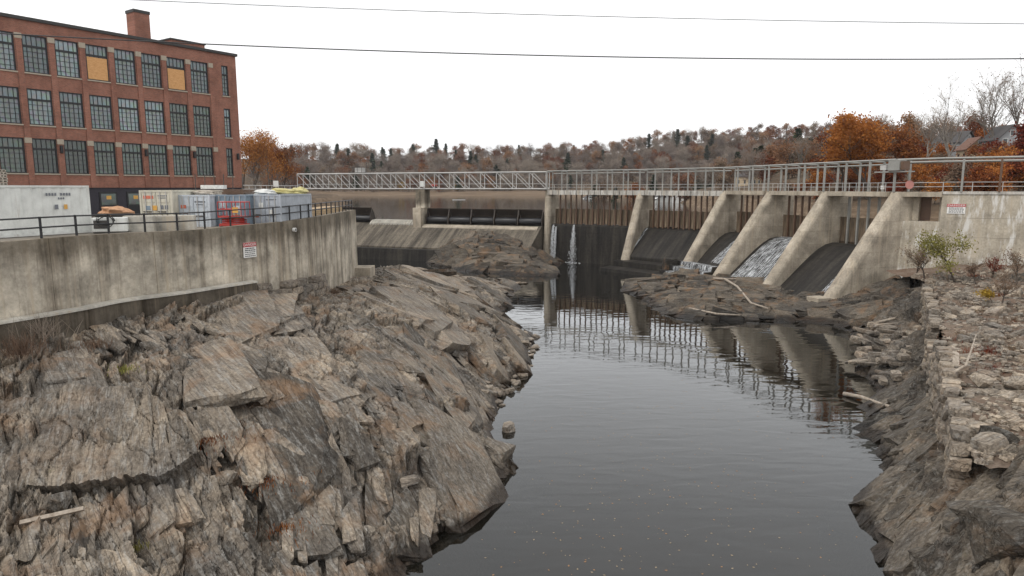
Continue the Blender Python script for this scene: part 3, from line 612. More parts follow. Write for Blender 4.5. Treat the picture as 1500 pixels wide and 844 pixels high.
# local: +x along the front towards the bridge, +y = out of the front (towards the river) or back; find which
front = Vector((0.821, -0.571, 0)); yl = Matrix.Rotation(math.atan2(BD.y, BD.x), 3, 'Z') @ Vector((0, 1, 0)); FS = 1 if yl.dot(front) > 0 else -1
NB, BAY, X0, WW = 11, 2.62, 4.5, 2.02; LEN = X0 + BAY * NB
rows = [(16.8, 19.95), (21.15, 24.35), (25.75, 29.05)]; rows = [(a - 12.6, b_ - 12.6) for a, b_ in rows]; TOP = 30.25 - 12.6; BASE = 2.9
def fb(b, x0, x1, d0, d1, z0, z1, mi=0): return b.b((x0, FS * d0, z0), (x1, FS * d1, z1), mi)
b = MB()
cols = [(X0 + BAY * k - WW / 2, X0 + BAY * k + WW / 2) for k in range(NB)]; narrow = (1.05, 1.85)
xs = [(0.0, narrow[0]), (narrow[1], cols[0][0])] + [(cols[k][1], cols[k + 1][0]) for k in range(NB - 1)] + [(cols[-1][1], LEN)]
for x0, x1 in xs: fb(b, x0, x1, -0.5, 0, BASE, TOP)
for x0, x1 in [narrow] + cols:
    zs = [BASE] + [z for r in rows for z in r] + [TOP]
    for z0, z1 in zip(zs[0::2], zs[1::2]): fb(b, x0, x1, -0.5, 0, z0, z1)
fb(b, 0, LEN, -16, -0.5, BASE, TOP - 0.01); b.build('wall', 'brick_mat', mill)
for k in range(NB):
    x0 = (cols[k - 1][1] if k else cols[0][0] - (BAY - WW)) ; x1 = cols[k][0]
    if k == 0: x0, x1 = cols[0][0] - 0.58, cols[0][0] - 0.02
    fb(MB(), x0 + 0.06, x1 - 0.06, 0, 0.11, BASE, rows[2][1] - 0.45).build('pilaster', 'brick_mat', mill)
    for zt in (rows[0][1], rows[2][1]): fb(MB(), x0 + 0.02, x1 - 0.02, 0, 0.16, zt - 0.45, zt + 0.02).build('capstone', 'cap_stone', mill)
fb(MB(), -0.15, LEN, -16.1, 0.22, TOP, TOP + 0.28).build('cornice', 'cornice_dark', mill)
fb(MB(), 0.02, LEN, -15, -0.12, 0, BASE).build('ground_floor', 'ground_floor', mill)
for k in range(0, NB, 1):
    x = X0 + BAY * k; d = fb(MB(), x - 0.85, x + 0.85, -0.12, -0.05, 0.1, 2.5).build('door', 'frame_black', mill)
    fb(MB(), x - 0.7, x + 0.7, -0.05, -0.03, 1.2, 2.3).build('pane', 'glass_dark', d)
    if k in (3, 4): fb(MB(), x - 0.25, x + 0.2, -0.03, -0.02, 1.75, 2.1).build('notice', 'decal_orange', d)
def window_meshes(wd, ht, nc, nr):
    f = MB(); fw = 0.10
    fb(f, -wd / 2, -wd / 2 + fw, -.16, -.06, 0, ht); fb(f, wd / 2 - fw, wd / 2, -.16, -.06, 0, ht); fb(f, -wd / 2 + fw, wd / 2 - fw, -.16, -.06, 0, fw); fb(f, -wd / 2 + fw, wd / 2 - fw, -.16, -.06, ht - fw, ht)
    tz = ht * 0.70; fb(f, -wd / 2 + fw, wd / 2 - fw, -.16, -.05, tz - .09, tz + .09)
    for k in range(1, nc): x = -wd / 2 + wd * k / nc; fb(f, x - .014, x + .014, -.15, -.09, fw, ht - fw)
    for k in range(1, nr): z = tz * k / nr; fb(f, -wd / 2 + fw, wd / 2 - fw, -.148, -.092, z - .014, z + .014)
    g = fb(MB(), -wd / 2 + .02, wd / 2 - .02, -.20, -.165, .02, ht - .02)
    return f, g
WM = {}
for key, (wd, ht, nc, nr) in {'a': (WW, 3.15, 5, 5), 'b': (WW, 3.2, 5, 5), 'c': (WW, 3.3, 5, 5), 'n': (0.8, 3.2, 2, 5)}.items():
    f, g = window_meshes(wd, ht, nc, nr); WM[key] = (f.mesh('frame', 'frame_black'), g.mesh('glass', 'glass_daylit'), g.mesh('glass', 'glass_dark'))
sill = fb(MB(), -WW / 2 - .08, WW / 2 + .08, -.05, .10, -.12, 0).mesh('sill', 'cap_stone'); sill_n = fb(MB(), -.48, .48, -.05, .10, -.12, 0).mesh('sill', 'cap_stone')
for r, (z0, z1) in enumerate(rows):
    for k in range(-1, NB):
        x = 1.45 if k < 0 else X0 + BAY * k
        key = 'n' if k < 0 else 'abc'[r]
        hz = (z1 - z0) / {'a': 3.15, 'b': 3.2, 'c': 3.3, 'n': 3.2}[key]
        wi = inst('window', WM[key][0], mill, (x, 0, z0), (0, 0, 0), (1, 1, hz))
        inst('glass', WM[key][2 if r == 0 or (r == 1 and k in (0, 1)) else 1], wi); inst('sill', sill_n if k < 0 else sill, wi)
        if r == 2 and k in (1, 4): fb(MB(), -WW / 2 + .1, WW / 2 - .1, -.09, -.045, .1, 2.15).build('plywood_board', 'plywood', wi)
for k in (0, 1, 3, 6, 8):
    x = X0 + BAY * k - BAY / 2 if k else 0.5; la = fb(MB(), x - .12, x + .12, .11, .32, rows[0][0] + 1.9, rows[0][0] + 2.6).build('wall_lamp', 'frame_black', mill, bevel=0.03)
cx = 0
b = MB(); fb(b, X0 + BAY * 1.7 - .8, X0 + BAY * 1.7 + .8, -4.2, -2.6, TOP, TOP + 3.3); ch = b.build('chimney', 'brick_mat', mill)
b = MB(); fb(b, X0 + BAY * 1.7 - .86, X0 + BAY * 1.7 + .86, -4.26, -2.54, TOP + 3.3, TOP + 3.6); b.build('chimney_cap', 'cornice_dark', ch)
b = MB(); fb(b, 1.2, 5.2, -8, -4, TOP, TOP + 1.5); ph = b.build('roof_hut', 'brick_mat', mill); fb(MB(), 1.1, 5.3, -8.1, -3.9, TOP + 1.5, TOP + 1.65).build('hut_roof', 'cornice_dark', ph)

# ------------------------------------------------------------------ containers
def container(loc, rz, wd, ht, ln, paint, label, door=True, marks=None, side_marks=False):
    c = empty('shipping_container', loc, rz, label, 'container', 'shipping containers in the mill yard')
    b = MB()                                            # corrugated body: sides along y, back wall; roof
    def corr(n0, n1, fixed, axis, sgn):
        n = int((n1 - n0) / 0.14); vs = []; 
        for i in range(n + 1):
            u = n0 + (n1 - n0) * i / n; o = fixed + sgn * (0.0 if (i // 1) % 4 in (0, 1) else -0.05)
            for z in (0.16, ht - 0.12): vs.append((o, u, z) if axis == 1 else (u, o, z))
        return vs, [(2 * i, 2 * i + 2, 2 * i + 3, 2 * i + 1) for i in range(n)]
    for sgn in (-1, 1): b.add(*corr(0.08, ln - 0.08, sgn * (wd / 2 - 0.03), 1, sgn))
    b.add(*corr(-wd / 2 + 0.08, wd / 2 - 0.08, ln - 0.03, 0, 1))
    b.b((-wd / 2 + .03, .06, ht - .14), (wd / 2 - .03, ln - .03, ht - .04)); b.b((-wd / 2 + .03, .06, .12), (wd / 2 - .03, ln - .03, .2)); b.build('body', paint, c)
    f = MB()
    for sx in (-1, 1):
        for y in (0.07, ln - 0.07): f.b((sx * wd / 2 - (0.14 if sx > 0 else 0), y - .07, 0), (sx * wd / 2 + (0.14 if sx < 0 else 0), y + .07, ht))
        f.b((sx * wd / 2 - (0.1 if sx > 0 else 0), .14, ht - .12), (sx * wd / 2 + (0.1 if sx < 0 else 0), ln - .14, ht - .002)); f.b((sx * wd / 2 - (0.1 if sx > 0 else 0), .14, 0.02), (sx * wd / 2 + (0.1 if sx < 0 else 0), ln - .14, .16))
    for y in (0.06, ln - 0.06):
        f.b((-wd / 2 + .14, y - .055, ht - .13), (wd / 2 - .14, y + .055, ht - .003)); f.b((-wd / 2 + .14, y - .055, .02), (wd / 2 - .14, y + .055, .16))
    f.build('frame', paint, c)
    if door:
        for sx in (-1, 1):
            x0, x1 = (0.02, wd / 2 - .15) if sx > 0 else (-wd / 2 + .15, -0.02)
            dm = MB(); dm.b((x0, .03, .17), (x1, .09, ht - .14))
            for z in (0.2, 0.95, 1.7): dm.b((x0 + .08, .005, z + .05), (x1 - .08, .03, z + .62))
            d = dm.build('door', paint, c)
            for xx in (0.28, 0.72):
                x = x0 + (x1 - x0) * xx; MB().tube([(x, -.03, .1), (x, -.03, ht - .08)], .03, 6).build('lock_rod', 'steel_pale', d)
            MB().b((x0 + .1, -.05, 1.05), (x0 + .75, -.02, 1.12)).build('handle', 'steel_dark', d)
    r = random.Random(int(loc[0] * 10))
    for (x, z, w_, h_, m_) in (marks or []): MB().b((x - w_ / 2, -.012, z - h_ / 2), (x + w_ / 2, .002, z + h_ / 2)).build('marking', m_, c)
    if side_marks:
        x = wd / 2 + .004
        for k in range(9): 
            if k != 4: MB().b((x - .02, 1.5 + k * .16, 2.32), (x, 1.5 + k * .16 + .10, 2.46)).build('marking', 'decal_ink', c)
        for k in range(3): MB().b((x - .02, 1.9 + k * .14, 2.12), (x, 1.9 + k * .14 + .09, 2.22)).build('marking', 'decal_ink', c)
        MB().b((x - .02, 1.75, 1.55), (x, 1.95, 1.80)).build('marking', 'decal_orange', c); MB().b((x - .02, 2.15, 1.55), (x, 2.35, 1.80)).build('marking', 'decal_ink', c)
    return c
# the long white one: its side runs along the railing
pr_ = Vector((-26.1, 42.6)); dv = Vector((-0.40, -0.916)).normalized()
rz = math.atan2(dv.y, dv.x) - math.pi / 2            # local +y runs towards the bridge
ctr = pr_ + Vector((-0.916, 0.40)) * 1.25
container((ctr.x, ctr.y, 12.73), rz, 2.44, 2.9, 12.2, 'paint_white', 'long white container beside the railing with pallets stacked on its roof', door=True, side_marks=False)
cA = bpy.data.objects[[o.name for o in COL.objects if o.name.startswith('shipping_container')][-1]]
sgn = 1
Rz = Matrix.Rotation(rz, 3, 'Z'); side = 1 if (Rz @ Vector((1, 0, 0))).dot(Vector((0.9, -0.4, 0))) > 0 else -1
x = side * (1.22 + .004)
for k in range(9):
    if k != 4: MB().b((x, 1.2 + k * .17, 2.30), (x + side * .01, 1.2 + k * .17 + .11, 2.46)).build('marking', 'decal_ink', cA)
for k in range(3): MB().b((x, 1.6 + k * .14, 2.08), (x + side * .01, 1.6 + k * .14 + .09, 2.2)).build('marking', 'decal_ink', cA)
MB().b((x, 1.45, 1.5), (x + side * .01, 1.65, 1.78)).build('marking', 'decal_orange', cA); MB().b((x, 2.0, 1.5), (x + side * .01, 2.2, 1.78)).build('marking', 'decal_ink', cA)
def row_pos(px, d): return Vector(((px - 750) / 1000.0 * d * 1.0, d, 12.73))
ctext = [(-.55, 2.1, .75, .22, 'decal_red'), (-.6, 1.35, .3, .3, 'paint_blue'), (-.15, 1.35, .4, .34, 'decal_orange'), (.5, 2.2, .7, .07, 'decal_ink'), (.5, 2.05, .6, .06, 'decal_ink'), (.4, 1.4, .25, .28, 'decal_ink'), (.75, 1.4, .25, .28, 'decal_ink')]
ROW = [(232.5, 48.6, 12.73, 'paint_beige', 'beige container with red and orange markings, nearest the white one', ctext),
       (286.5, 49.2, 12.40, 'paint_pale', 'pale blue-grey container with a small red mark, next to the beige one', [(-.75, 1.75, .4, .24, 'decal_red'), (.5, 2.1, .8, .12, 'decal_ink'), (.5, 1.9, .6, .08, 'decal_ink')]),
       (339.5, 49.9, 12.40, 'paint_blue', 'darker slate blue container directly behind the red scissor lift', [(.5, 1.6, .5, .4, 'paint_pale'), (.4, 1.0, .4, .35, 'decal_orange'), (-.6, 1.9, .4, .5, 'paint_pale')]),
       (390.5, 50.9, 12.42, 'paint_grey', 'light grey container at the right end of the container row', [(-.3, 1.8, .35, .35, 'paint_white'), (.5, 2.2, .8, .08, 'decal_ink'), (.45, 1.3, .3, .3, 'paint_white'), (-.7, 1.0, .4, .2, 'decal_red')])]
CT = []
for px, d, z, pm, lab, mk in ROW:
    q = row_pos(px, d); CT.append(container((q.x, q.y, z), R(-5), 2.44, 2.59, 6.06, pm, lab, marks=mk))
pm_ = MB()
def pallet_mesh():
    b = MB()
    for k in range(6): b.b((-.6 + k * .205, -.5, .10), (-.6 + k * .205 + .15, .5, .125))
    for y in (-.46, 0, .46): b.b((-.6, y - .05, .02), (.58, y + .05, .10))
    for k in range(3): b.b((-.6 + k * .52, -.5, 0), (-.6 + k * .52 + .12, .5, .02))
    return b.mesh('pallet', 'wood_grey')
pal = pallet_mesh()
lb = aty(4, 262, 40.5)
for k in range(6):
    tag(inst('pallet', pal, None, (lb.x + rng.uniform(-.05, .05), lb.y - 1.0, 15.64 + k * .15), (0, 0, 0.3 + rng.uniform(-.1, .1)), (1.15, 1.15, 1.1)), ['lowest', 'second', 'third', 'fourth', 'fifth', 'topmost'][k] + ' weathered pallet in the stack on the long white container', 'pallet', 'pallets stacked on the white container')

# ------------------------------------------------------------------ yard clutter
def lump(name, loc, size, mat, seed, label, cat, n=3, rz=0):
    bm = bmesh.new(); bmesh.ops.create_icosphere(bm, subdivisions=n, radius=0.5); r4 = random.Random(seed); ph = [r4.uniform(0, 6) for _ in range(6)]
    for v in bm.verts:
        x, y, z = v.co * 6; k = 1 + 0.13 * math.sin(x * 1.7 + ph[0]) * math.cos(y * 2.1 + ph[1]) + 0.12 * math.sin(z * 2.6 + x + ph[2]) + 0.06 * math.sin(y * 5 + z * 3 + ph[3])
        v.co *= k; v.co.z = max(v.co.z, -0.22) + 0.22
    me = bpy.data.meshes.new(name); bm.to_mesh(me); bm.free(); me.materials.append(M[mat])
    return tag(inst(name, me, None, loc, (0, 0, rz), size), label, cat)
def on_roof(k, x, y): o = CT[k]; return o.location + Matrix.Rotation(o.rotation_euler.z, 3, 'Z') @ Vector((x, y, 2.592))
lump('tarp_bundle', on_roof(3, -0.6, 4.6), (2.2, 1.2, .62), 'tarp_yellow', 3, 'crumpled yellow tarp at the left on the light grey container', 'tarp')
lump('tarp_bundle', on_roof(3, 0.55, 5.2), (1.3, 1.4, .75), 'tarp_yellow', 5, 'bunched yellow tarp near the far right corner of the grey container roof', 'tarp')
lump('tarp_bundle', on_roof(2, 0.4, 4.8), (1.9, 1.2, .5), 'tarp_white', 8, 'white plastic sheet heaped on the slate blue container', 'tarp')
lump('insulation_bundle', on_roof(1, -.4, 2.2), (1.6, 1.2, .45), 'wood_grey', 9, 'grey heap of scrap on the pale blue-grey container', 'scrap')
def stack(loc, rz, n, sz, mat, label, cat='lumber', name='lumber_stack'):
    s = empty(name, loc, rz, label, cat)
    for k in range(n):
        MB().b((-sz[0] / 2 + rng.uniform(-.1, .1), -sz[1] / 2, k * sz[2]), (sz[0] / 2 + rng.uniform(-.1, .1), sz[1] / 2, k * sz[2] + sz[2] * .82)).build('board', mat, s)
    return s
stack(on_roof(1, .5, 3.4), R(3), 3, (2.0, 1.4, .12), 'wood_grey', 'grey boards stacked on the pale blue-grey container roof')
stack(on_roof(2, -.5, 2.4), R(-8), 4, (1.7, 1.6, .1), 'rust_steel', 'rust brown sheets stacked on the slate blue container roof')
rk = empty('pipe_rack', on_roof(0, .2, 5.0), 0, 'thin upright grey poles standing behind the beige container', 'rack')
for k in range(6): MB().tube([(-.9 + k * .75, 1.6 + .2 * (k % 2), -2.5), (-.75 + k * .75, 1.6, 1.25)], .035, 5).build('pole', 'steel_dark', rk)
MB().b((-.2, 1.2, .08), (1.6, 1.9, .38)).build('tray', 'tarp_white', rk)
for k, (px0, px1, d, z0, z1, lab) in enumerate([(186, 227, 43.2, 12.72, 13.75, 'left grey concrete block behind the black railing'), (229.5, 259, 44.2, 12.72, 13.72, 'middle pale concrete block behind the black railing'), (261, 287, 45.2, 12.72, 13.70, 'right cream concrete block behind the black railing')]):
    xa, xb = (px0 - 750) / 1000 * d, (px1 - 750) / 1000 * d
    cb = empty('concrete_block', ((xa + xb) / 2, d, z0), R(12), lab, 'concrete block'); wd = xb - xa
    MB().b((-wd / 2, -.3, 0), (wd / 2, .3, z1 - z0)).build('body', 'block_concrete', cb, bevel=0.04)
    b = MB(); b.tube([(-.15, 0, z1 - z0 - .02), (-.12, 0, z1 - z0 + .1), (.12, 0, z1 - z0 + .1), (.15, 0, z1 - z0 - .02)], .02, 6); b.build('lifting_loop', 'rust_steel', cb)
# red scissor lift
q = row_pos(345, 48.3); sl_ = empty('scissor_lift', (q.x, q.y, 12.45), R(-4), 'red scissor lift with guardrails parked before the slate blue container', 'lift')
MB().b((-.95, -.38, .22), (.95, .38, .55)).build('chassis', 'paint_red', sl_, bevel=0.03)
for sx in (-.7, .7):
    for sy in (-.4, .4):
        wl = MB(); wl.tube([(sx, sy - .08, .2), (sx, sy + .08, .2)], .2, 14); wl.build('wheel', 'rubber', sl_)
for k in range(3):
    b = MB(); b.bar((-.8, -.2, .58 + k * .12), (.8, -.2, .68 + k * .12), .06); b.bar((-.8, .2, .68 + k * .12), (.8, .2, .58 + k * .12), .06); b.build('scissor_arm', 'paint_red', sl_)
MB().b((-1.0, -.4, .98), (1.0, .4, 1.08)).build('platform', 'paint_red', sl_)
g = MB()
for z in (1.55, 2.05):
    for a, b_ in (((-.98, -.38), (.98, -.38)), ((.98, -.38), (.98, .38)), ((.98, .38), (-.98, .38)), ((-.98, .38), (-.98, -.38))): g.bar((*a, z), (*b_, z), .045)
for x in (-.98, -.33, .33, .98):
    for y in (-.38, .38): g.bar((x, y, 1.05), (x, y, 2.08), .045)
g.build('guardrail', 'paint_red', sl_)
MB().b((.1, -.44, 1.3), (.5, -.40, 1.7)).build('control_box', 'decal_orange', sl_)
# trailer with a covered heap, white machine with a cable, lumber at the far end
q = row_pos(158, 44.5); tb = empty('trailer', (q.x, q.y + 1.2, 12.73), R(20), 'small dark trailer beside the end of the long white container', 'trailer')
MB().b((-1.1, -.7, .55), (1.1, .7, .75)).build('bed', 'steel_dark', tb); MB().b((-1.1, -.72, .75), (1.1, -.66, 1.1)).build('side_board', 'steel_dark', tb)
for sx in (-.5, .5): wl = MB(); wl.tube([(sx, -.78, .33), (sx, -.6, .33)], .33, 14); wl.build('wheel', 'rubber', tb)
lump('debris_heap', (q.x, q.y + 1.2, 13.48), (2.0, 1.4, 1.15), 'tarp_tan', 21, 'tan torn tarp heaped over the small dark trailer', 'tarp', rz=.4)
q = row_pos(164, 42.2); wm = empty('generator', (q.x, q.y, 12.73), R(22), 'low white machine cabinet with a coiled cable behind the railing', 'generator')
MB().b((-.95, -.4, .1), (.95, .4, .95)).build('cabinet', 'paint_white', wm, bevel=0.04); MB().b((-.85, -.43, .3), (-.1, -.40, .8)).build('grille', 'steel_dark', wm); MB().b((-.9, -.35, 0), (.9, .35, .1)).build('skid', 'steel_dark', wm)
b = MB(); pts = []
for k in range(40): a = k * .42; pts.append((-.2 + .5 * math.cos(a) * (1 - k * .006), -.47 - .002 * k, .75 + .32 * math.sin(a) + .1 * math.sin(k * .2)))
b.tube(pts, .025, 5); b.build('cable', 'rubber', wm)
for k, (px, d, lab) in enumerate([(478, 66.5, 'tan lumber bundle leaning behind the railing near the far end'), (492, 70, 'second tan lumber bundle by the far end of the railing'), (504, 74, 'last tan lumber bundle at the corner of the yard')]):
    q = row_pos(px, d); stack((q.x - 1.4, q.y, 12.73), R(70), 5, (3.0, 1.3, .16), 'wood_pale', lab)
# ------------------------------------------------------------------ dam materials
t = NT('timber_mat'); p = t.obj(); r = t.rnd()
c = t.ramp(t.noise(t.mapping(p, (6, 6, 0.5)), 1.0, 6, 0.65), [(0.3, (0.05, 0.038, 0.028)), (0.55, (0.17, 0.125, 0.085)), (0.75, (0.29, 0.225, 0.16))])
M['timber_mat'] = t.principled(Base_Color=t.mix(1.0, c, t.ramp(r, [(0, 0.6), (1, 1.25)]), 'MULTIPLY'), Roughness=0.9, Specular_IOR_Level=0.2)
t = NT('foam_mat'); p = t.attr('flow', 'Vector')
n = t.noise(t.mapping(p, (7.0, 0.35, 1)), 1.0, 5, 0.65); n2 = t.noise(t.mapping(p, (1.2, 0.9, 1)), 1.0, 6, 0.75)
f = t.ramp(t.math('ADD', t.math('MULTIPLY', n, 0.7), t.math('MULTIPLY', n2, 0.4)), [(0.50, 0.0), (0.70, 0.95)])
wt = t.n('ShaderNodeBsdfPrincipled', 0, None, Base_Color=(0.72, 0.74, 0.76), Roughness=0.35); trn = t.n('ShaderNodeBsdfTransparent', 0, None, Color=(0.9, 0.92, 0.94))
M['foam_mat'] = t.surface(t.n('ShaderNodeMixShader', 0, None, Fac=f, i1=trn, i2=wt))
t = NT('spray_mat'); wt = t.n('ShaderNodeBsdfPrincipled', 0, None, Base_Color=(0.78, 0.80, 0.82), Roughness=0.3); trn = t.n('ShaderNodeBsdfTransparent', 0, None, Color=(1, 1, 1))
M['spray_mat'] = t.surface(t.n('ShaderNodeMixShader', 0, None, Fac=0.85, i1=trn, i2=wt))
def flow_concrete(name, light, mid, dark, wet=0.85):
    t = NT(name); p = t.attr('flow', 'Vector'); g = t.pos()
    st = t.noise(t.mapping(p, (0.55, 0.05, 1)), 1.0, 6, 0.68); st2 = t.noise(t.mapping(p, (1.6, 0.10, 1), loc=(7, 3, 0)), 1.0, 5, 0.65); n = t.noise(g, 2.5, 7, 0.7)
    c = t.ramp(st, [(0.36, dark), (0.48, mid), (0.62, light)]); c = t.mix(t.ramp(st2, [(0.5, 0.0), (0.68, 0.7)]), c, dark)
    course = t.math('FRACT', t.math('MULTIPLY', t.sep(p, 1), 0.45)); c = t.mix(t.ramp(course, [(0.0, 0.6), (0.04, 0.0)]), c, t.mix(1.0, c, (0.5, 0.48, 0.45), 'MULTIPLY'))
    c = t.mix(1.0, c, t.ramp(n, [(0.3, 0.7), (0.7, 1.3)]), 'MULTIPLY')
    M[name] = t.principled(Base_Color=c, Roughness=wet, Specular_IOR_Level=0.18, Normal=t.bump(n, 0.4, 0.06))
flow_concrete('spill_concrete', (0.185, 0.16, 0.125), (0.12, 0.103, 0.082), (0.055, 0.048, 0.04))
flow_concrete('dark_concrete', (0.05, 0.044, 0.036), (0.028, 0.025, 0.022), (0.014, 0.013, 0.012), 0.6)
painted('galvanised', (0.28, 0.275, 0.255), 0.45); plain('bladder_mat', (0.014, 0.014, 0.016), 0.45, spec=0.5, var=0.4)
plain('disc_faded', (.46, .20, .17), .6); painted('plate_dark', (0.045, 0.035, 0.028), 0.6)

P = {0: Vector((7.5, 145.4, 0)), 1: Vector((24.9, 134.2, 0)), 2: Vector((37.0, 120.5, 0)), 3: Vector((40.57, 109, 0)), 4: Vector((44.14, 97.5, 0)), 5: Vector((47.7, 86, 0))}
TL = aty(440, 276, 169); TL.z = 0
DZ = 15.0
def perp(d): d = Vector((d.x, d.y, 0)).normalized(); n = Vector((d.y, -d.x, 0)); return n if n.y < 0 or n.x < 0 else -n
def nrm(a, b): d = (b - a).normalized(); n = Vector((d.y, -d.x, 0)); return n      # a->b runs to the right bank: downstream is to the camera side
NS = {k: nrm(P[k], P[k + 1]) for k in range(5)}; NL = nrm(TL, P[0])
PN = {0: (NL + NS[0]).normalized(), 1: (NS[0] * 0.7 + NS[1] * 0.3).normalized(), 2: (NS[1] * 0.5 + NS[2] * 0.5).normalized(), 3: NS[3], 4: NS[3], 5: NS[4]}
dam = empty('gate_dam', (0, 0, 0), 0, 'concrete gate dam with sloping buttress piers, walkway deck and timber stoplogs', 'dam')
def pier(k, slen, zb, thick, up=4.2):
    o = P[k]; n = PN[k]; s_ = Vector((-n.y, n.x, 0)); b = MB(); rings = []; nz = 14
    for i in range(nz + 1):
        z = DZ - 0.02 + (zb - DZ) * i / nz; s = slen * (i / nz); r = thick / 2 * (1.0 + 0.06 * i / nz); ring = []
        for a in range(9):
            th = -math.pi / 2 + math.pi * a / 8; ring.append(o + n * (s - r + r * math.cos(th)) + s_ * (r * math.sin(th)))
        ring.append(o - n * up + s_ * r); ring.append(o - n * up - s_ * r)
        rings += [(v.x, v.y, z) for v in ring]
    m = 11; fs = []
    for i in range(nz):
        for j in range(m): fs.append((i * m + j, i * m + (j + 1) % m, (i + 1) * m + (j + 1) % m, (i + 1) * m + j))
    fs.append(tuple(range(m))); fs.append(tuple(nz * m + j for j in range(m)))
    b.add(rings, fs); return b.build('pier', 'pier_concrete', dam)
pier(0, 1.3, -1.0, 1.5); pier(1, 7.6, -1.0, 1.6); pier(2, 9.6, 1.6, 1.75); pier(3, 10.9, -0.2, 1.8); pier(4, 10.9, -0.2, 1.8); pier(5, 11.3, -0.4, 1.9)
for k, s, z0, z1, sz in ((0, 1.2, -1, 1.5, 2.0), (5, 10.4, -0.3, 2.2, 2.0)):
    o = P[k] + PN[k] * s; MB().box((o.x, o.y, (z0 + z1) / 2), (sz, sz, z1 - z0), 0, Matrix.Rotation(math.atan2(PN[k].y, PN[k].x), 3, 'Z')).build('pier_base', 'pier_concrete', dam, bevel=0.06)
def along(a, b, u, s, n, z): q = a.lerp(b, u) + n * s; return Vector((q.x, q.y, z))
def strip(a, b, n, prof, u0=0.0, u1=1.0, nu=10, flow=False):
    """surface swept between two piers along a profile of (s, z)"""
    vs = []; fs = []; m = len(prof); at = []
    L_ = (b - a).length
    for i in range(nu + 1):
        u = u0 + (u1 - u0) * i / nu; acc = 0
        for j, (s, z) in enumerate(prof):
            vs.append(along(a, b, u, s, n, z))
            if j: acc += math.hypot(s - prof[j - 1][0], z - prof[j - 1][1])
            at.append((u * L_, acc, 0))
    for i in range(nu):
        for j in range(m - 1): fs.append((i * m + j, i * m + j + 1, (i + 1) * m + j + 1, (i + 1) * m + j))
    bb = MB(); bb.add(vs, fs); bb.at = at; return bb
def solid_strip(a, b, n, prof, zb, **k):
    pr = list(prof) + [(prof[-1][0], zb), (prof[0][0], zb)]
    vs = []; m = len(pr)
    for u in (k.get('u0', 0.0), k.get('u1', 1.0)): vs += [along(a, b, u, s, n, z) for s, z in pr]
    bb = FB(); bb.add(vs, [tuple(range(m)), tuple(range(2 * m - 1, m - 1, -1))] + [(i, i + m, (i + 1) % m + m, (i + 1) % m) for i in range(m)])
    acc = [0.0]
    for (s0, z0), (s1, z1) in zip(pr, pr[1:]): acc.append(acc[-1] + math.hypot(s1 - s0, z1 - z0))
    L_ = (b - a).length; bb.at = [(u * L_, q, 0) for u in (k.get('u0', 0.0), k.get('u1', 1.0)) for q in acc]; return bb
class FB(MB):
    def build(s, *a, **k):
        o = MB.build(s, *a, **k); at = o.data.attributes.new('flow', 'FLOAT_VECTOR', 'POINT'); at.data.foreach_set('vector', [c for v in s.at for c in v]); return o
def flow_obj(name, bb, mat, label):
    o = bb.build(name, mat, None, smooth=True); me = o.data
    at = me.attributes.new('flow', 'FLOAT_VECTOR', 'POINT'); at.data.foreach_set('vector', [c for v in bb.at for c in v])
    return tag(o, label, 'waterfall', None, 'stuff')
OG = [(-3.2, 7.2), (-2.2, 7.75), (-1.2, 7.8), (0, 7.55), (1.2, 6.95), (2.6, 5.95), (4.2, 4.6), (6.0, 3.0), (7.6, 1.6), (9.0, 0.7), (10.5, 0.4)]
# bay 0: upright wet face, bay 1: sloping apron with steps, bays 2-4: ogee crests
solid_strip(P[0], P[1], NS[0], [(-3.5, 7.9), (-0.9, 7.9), (-0.5, 7.6), (-0.3, -1.2)], -1.3).build('dam_face', 'dark_concrete', dam)
solid_strip(P[1], P[2], NS[1], [(-3.5, 7.7), (-1.6, 7.7), (-.8, 7.4), (4.6, 2.7), (4.7, 2.5)], -1.0).build('apron', 'dark_concrete', dam)
solid_strip(P[1], P[2], NS[1], [(4.72, 1.9), (7.4, 1.8), (7.45, -1)], -1.2, u1=1.12).build('apron_step', 'dark_concrete', dam)
solid_strip(P[1], P[2], NS[1], [(7.47, 0.75), (10.6, 0.6), (10.65, -1)], -1.2, u0=-.04, u1=1.1).build('apron_step', 'dark_concrete', dam)
for k in (2, 3, 4): solid_strip(P[k], P[k + 1], NS[k], OG, -1.0, u0=0.06, u1=0.94).build('spillway_crest', 'dark_concrete', dam)
for i, (s, z) in enumerate([(7.2, 3.0), (8.7, 2.2), (10.2, 1.4), (11.7, 0.7)]): solid_strip(P[2], P[3], NS[2], [(s, z), (s + 1.5, z), (s + 1.52, z - 1)], -1, u0=-.02 - i * .02, u1=.9).build('cascade_step', 'dark_concrete', dam)
bx = along(P[2], P[3], 0.0, 9.3, NS[2], 0); MB().box((bx.x - .5, bx.y + 1, 1.6), (2.2, 2.4, 3.4)).build('step_block', 'rock_brown_mat', dam, bevel=.15)
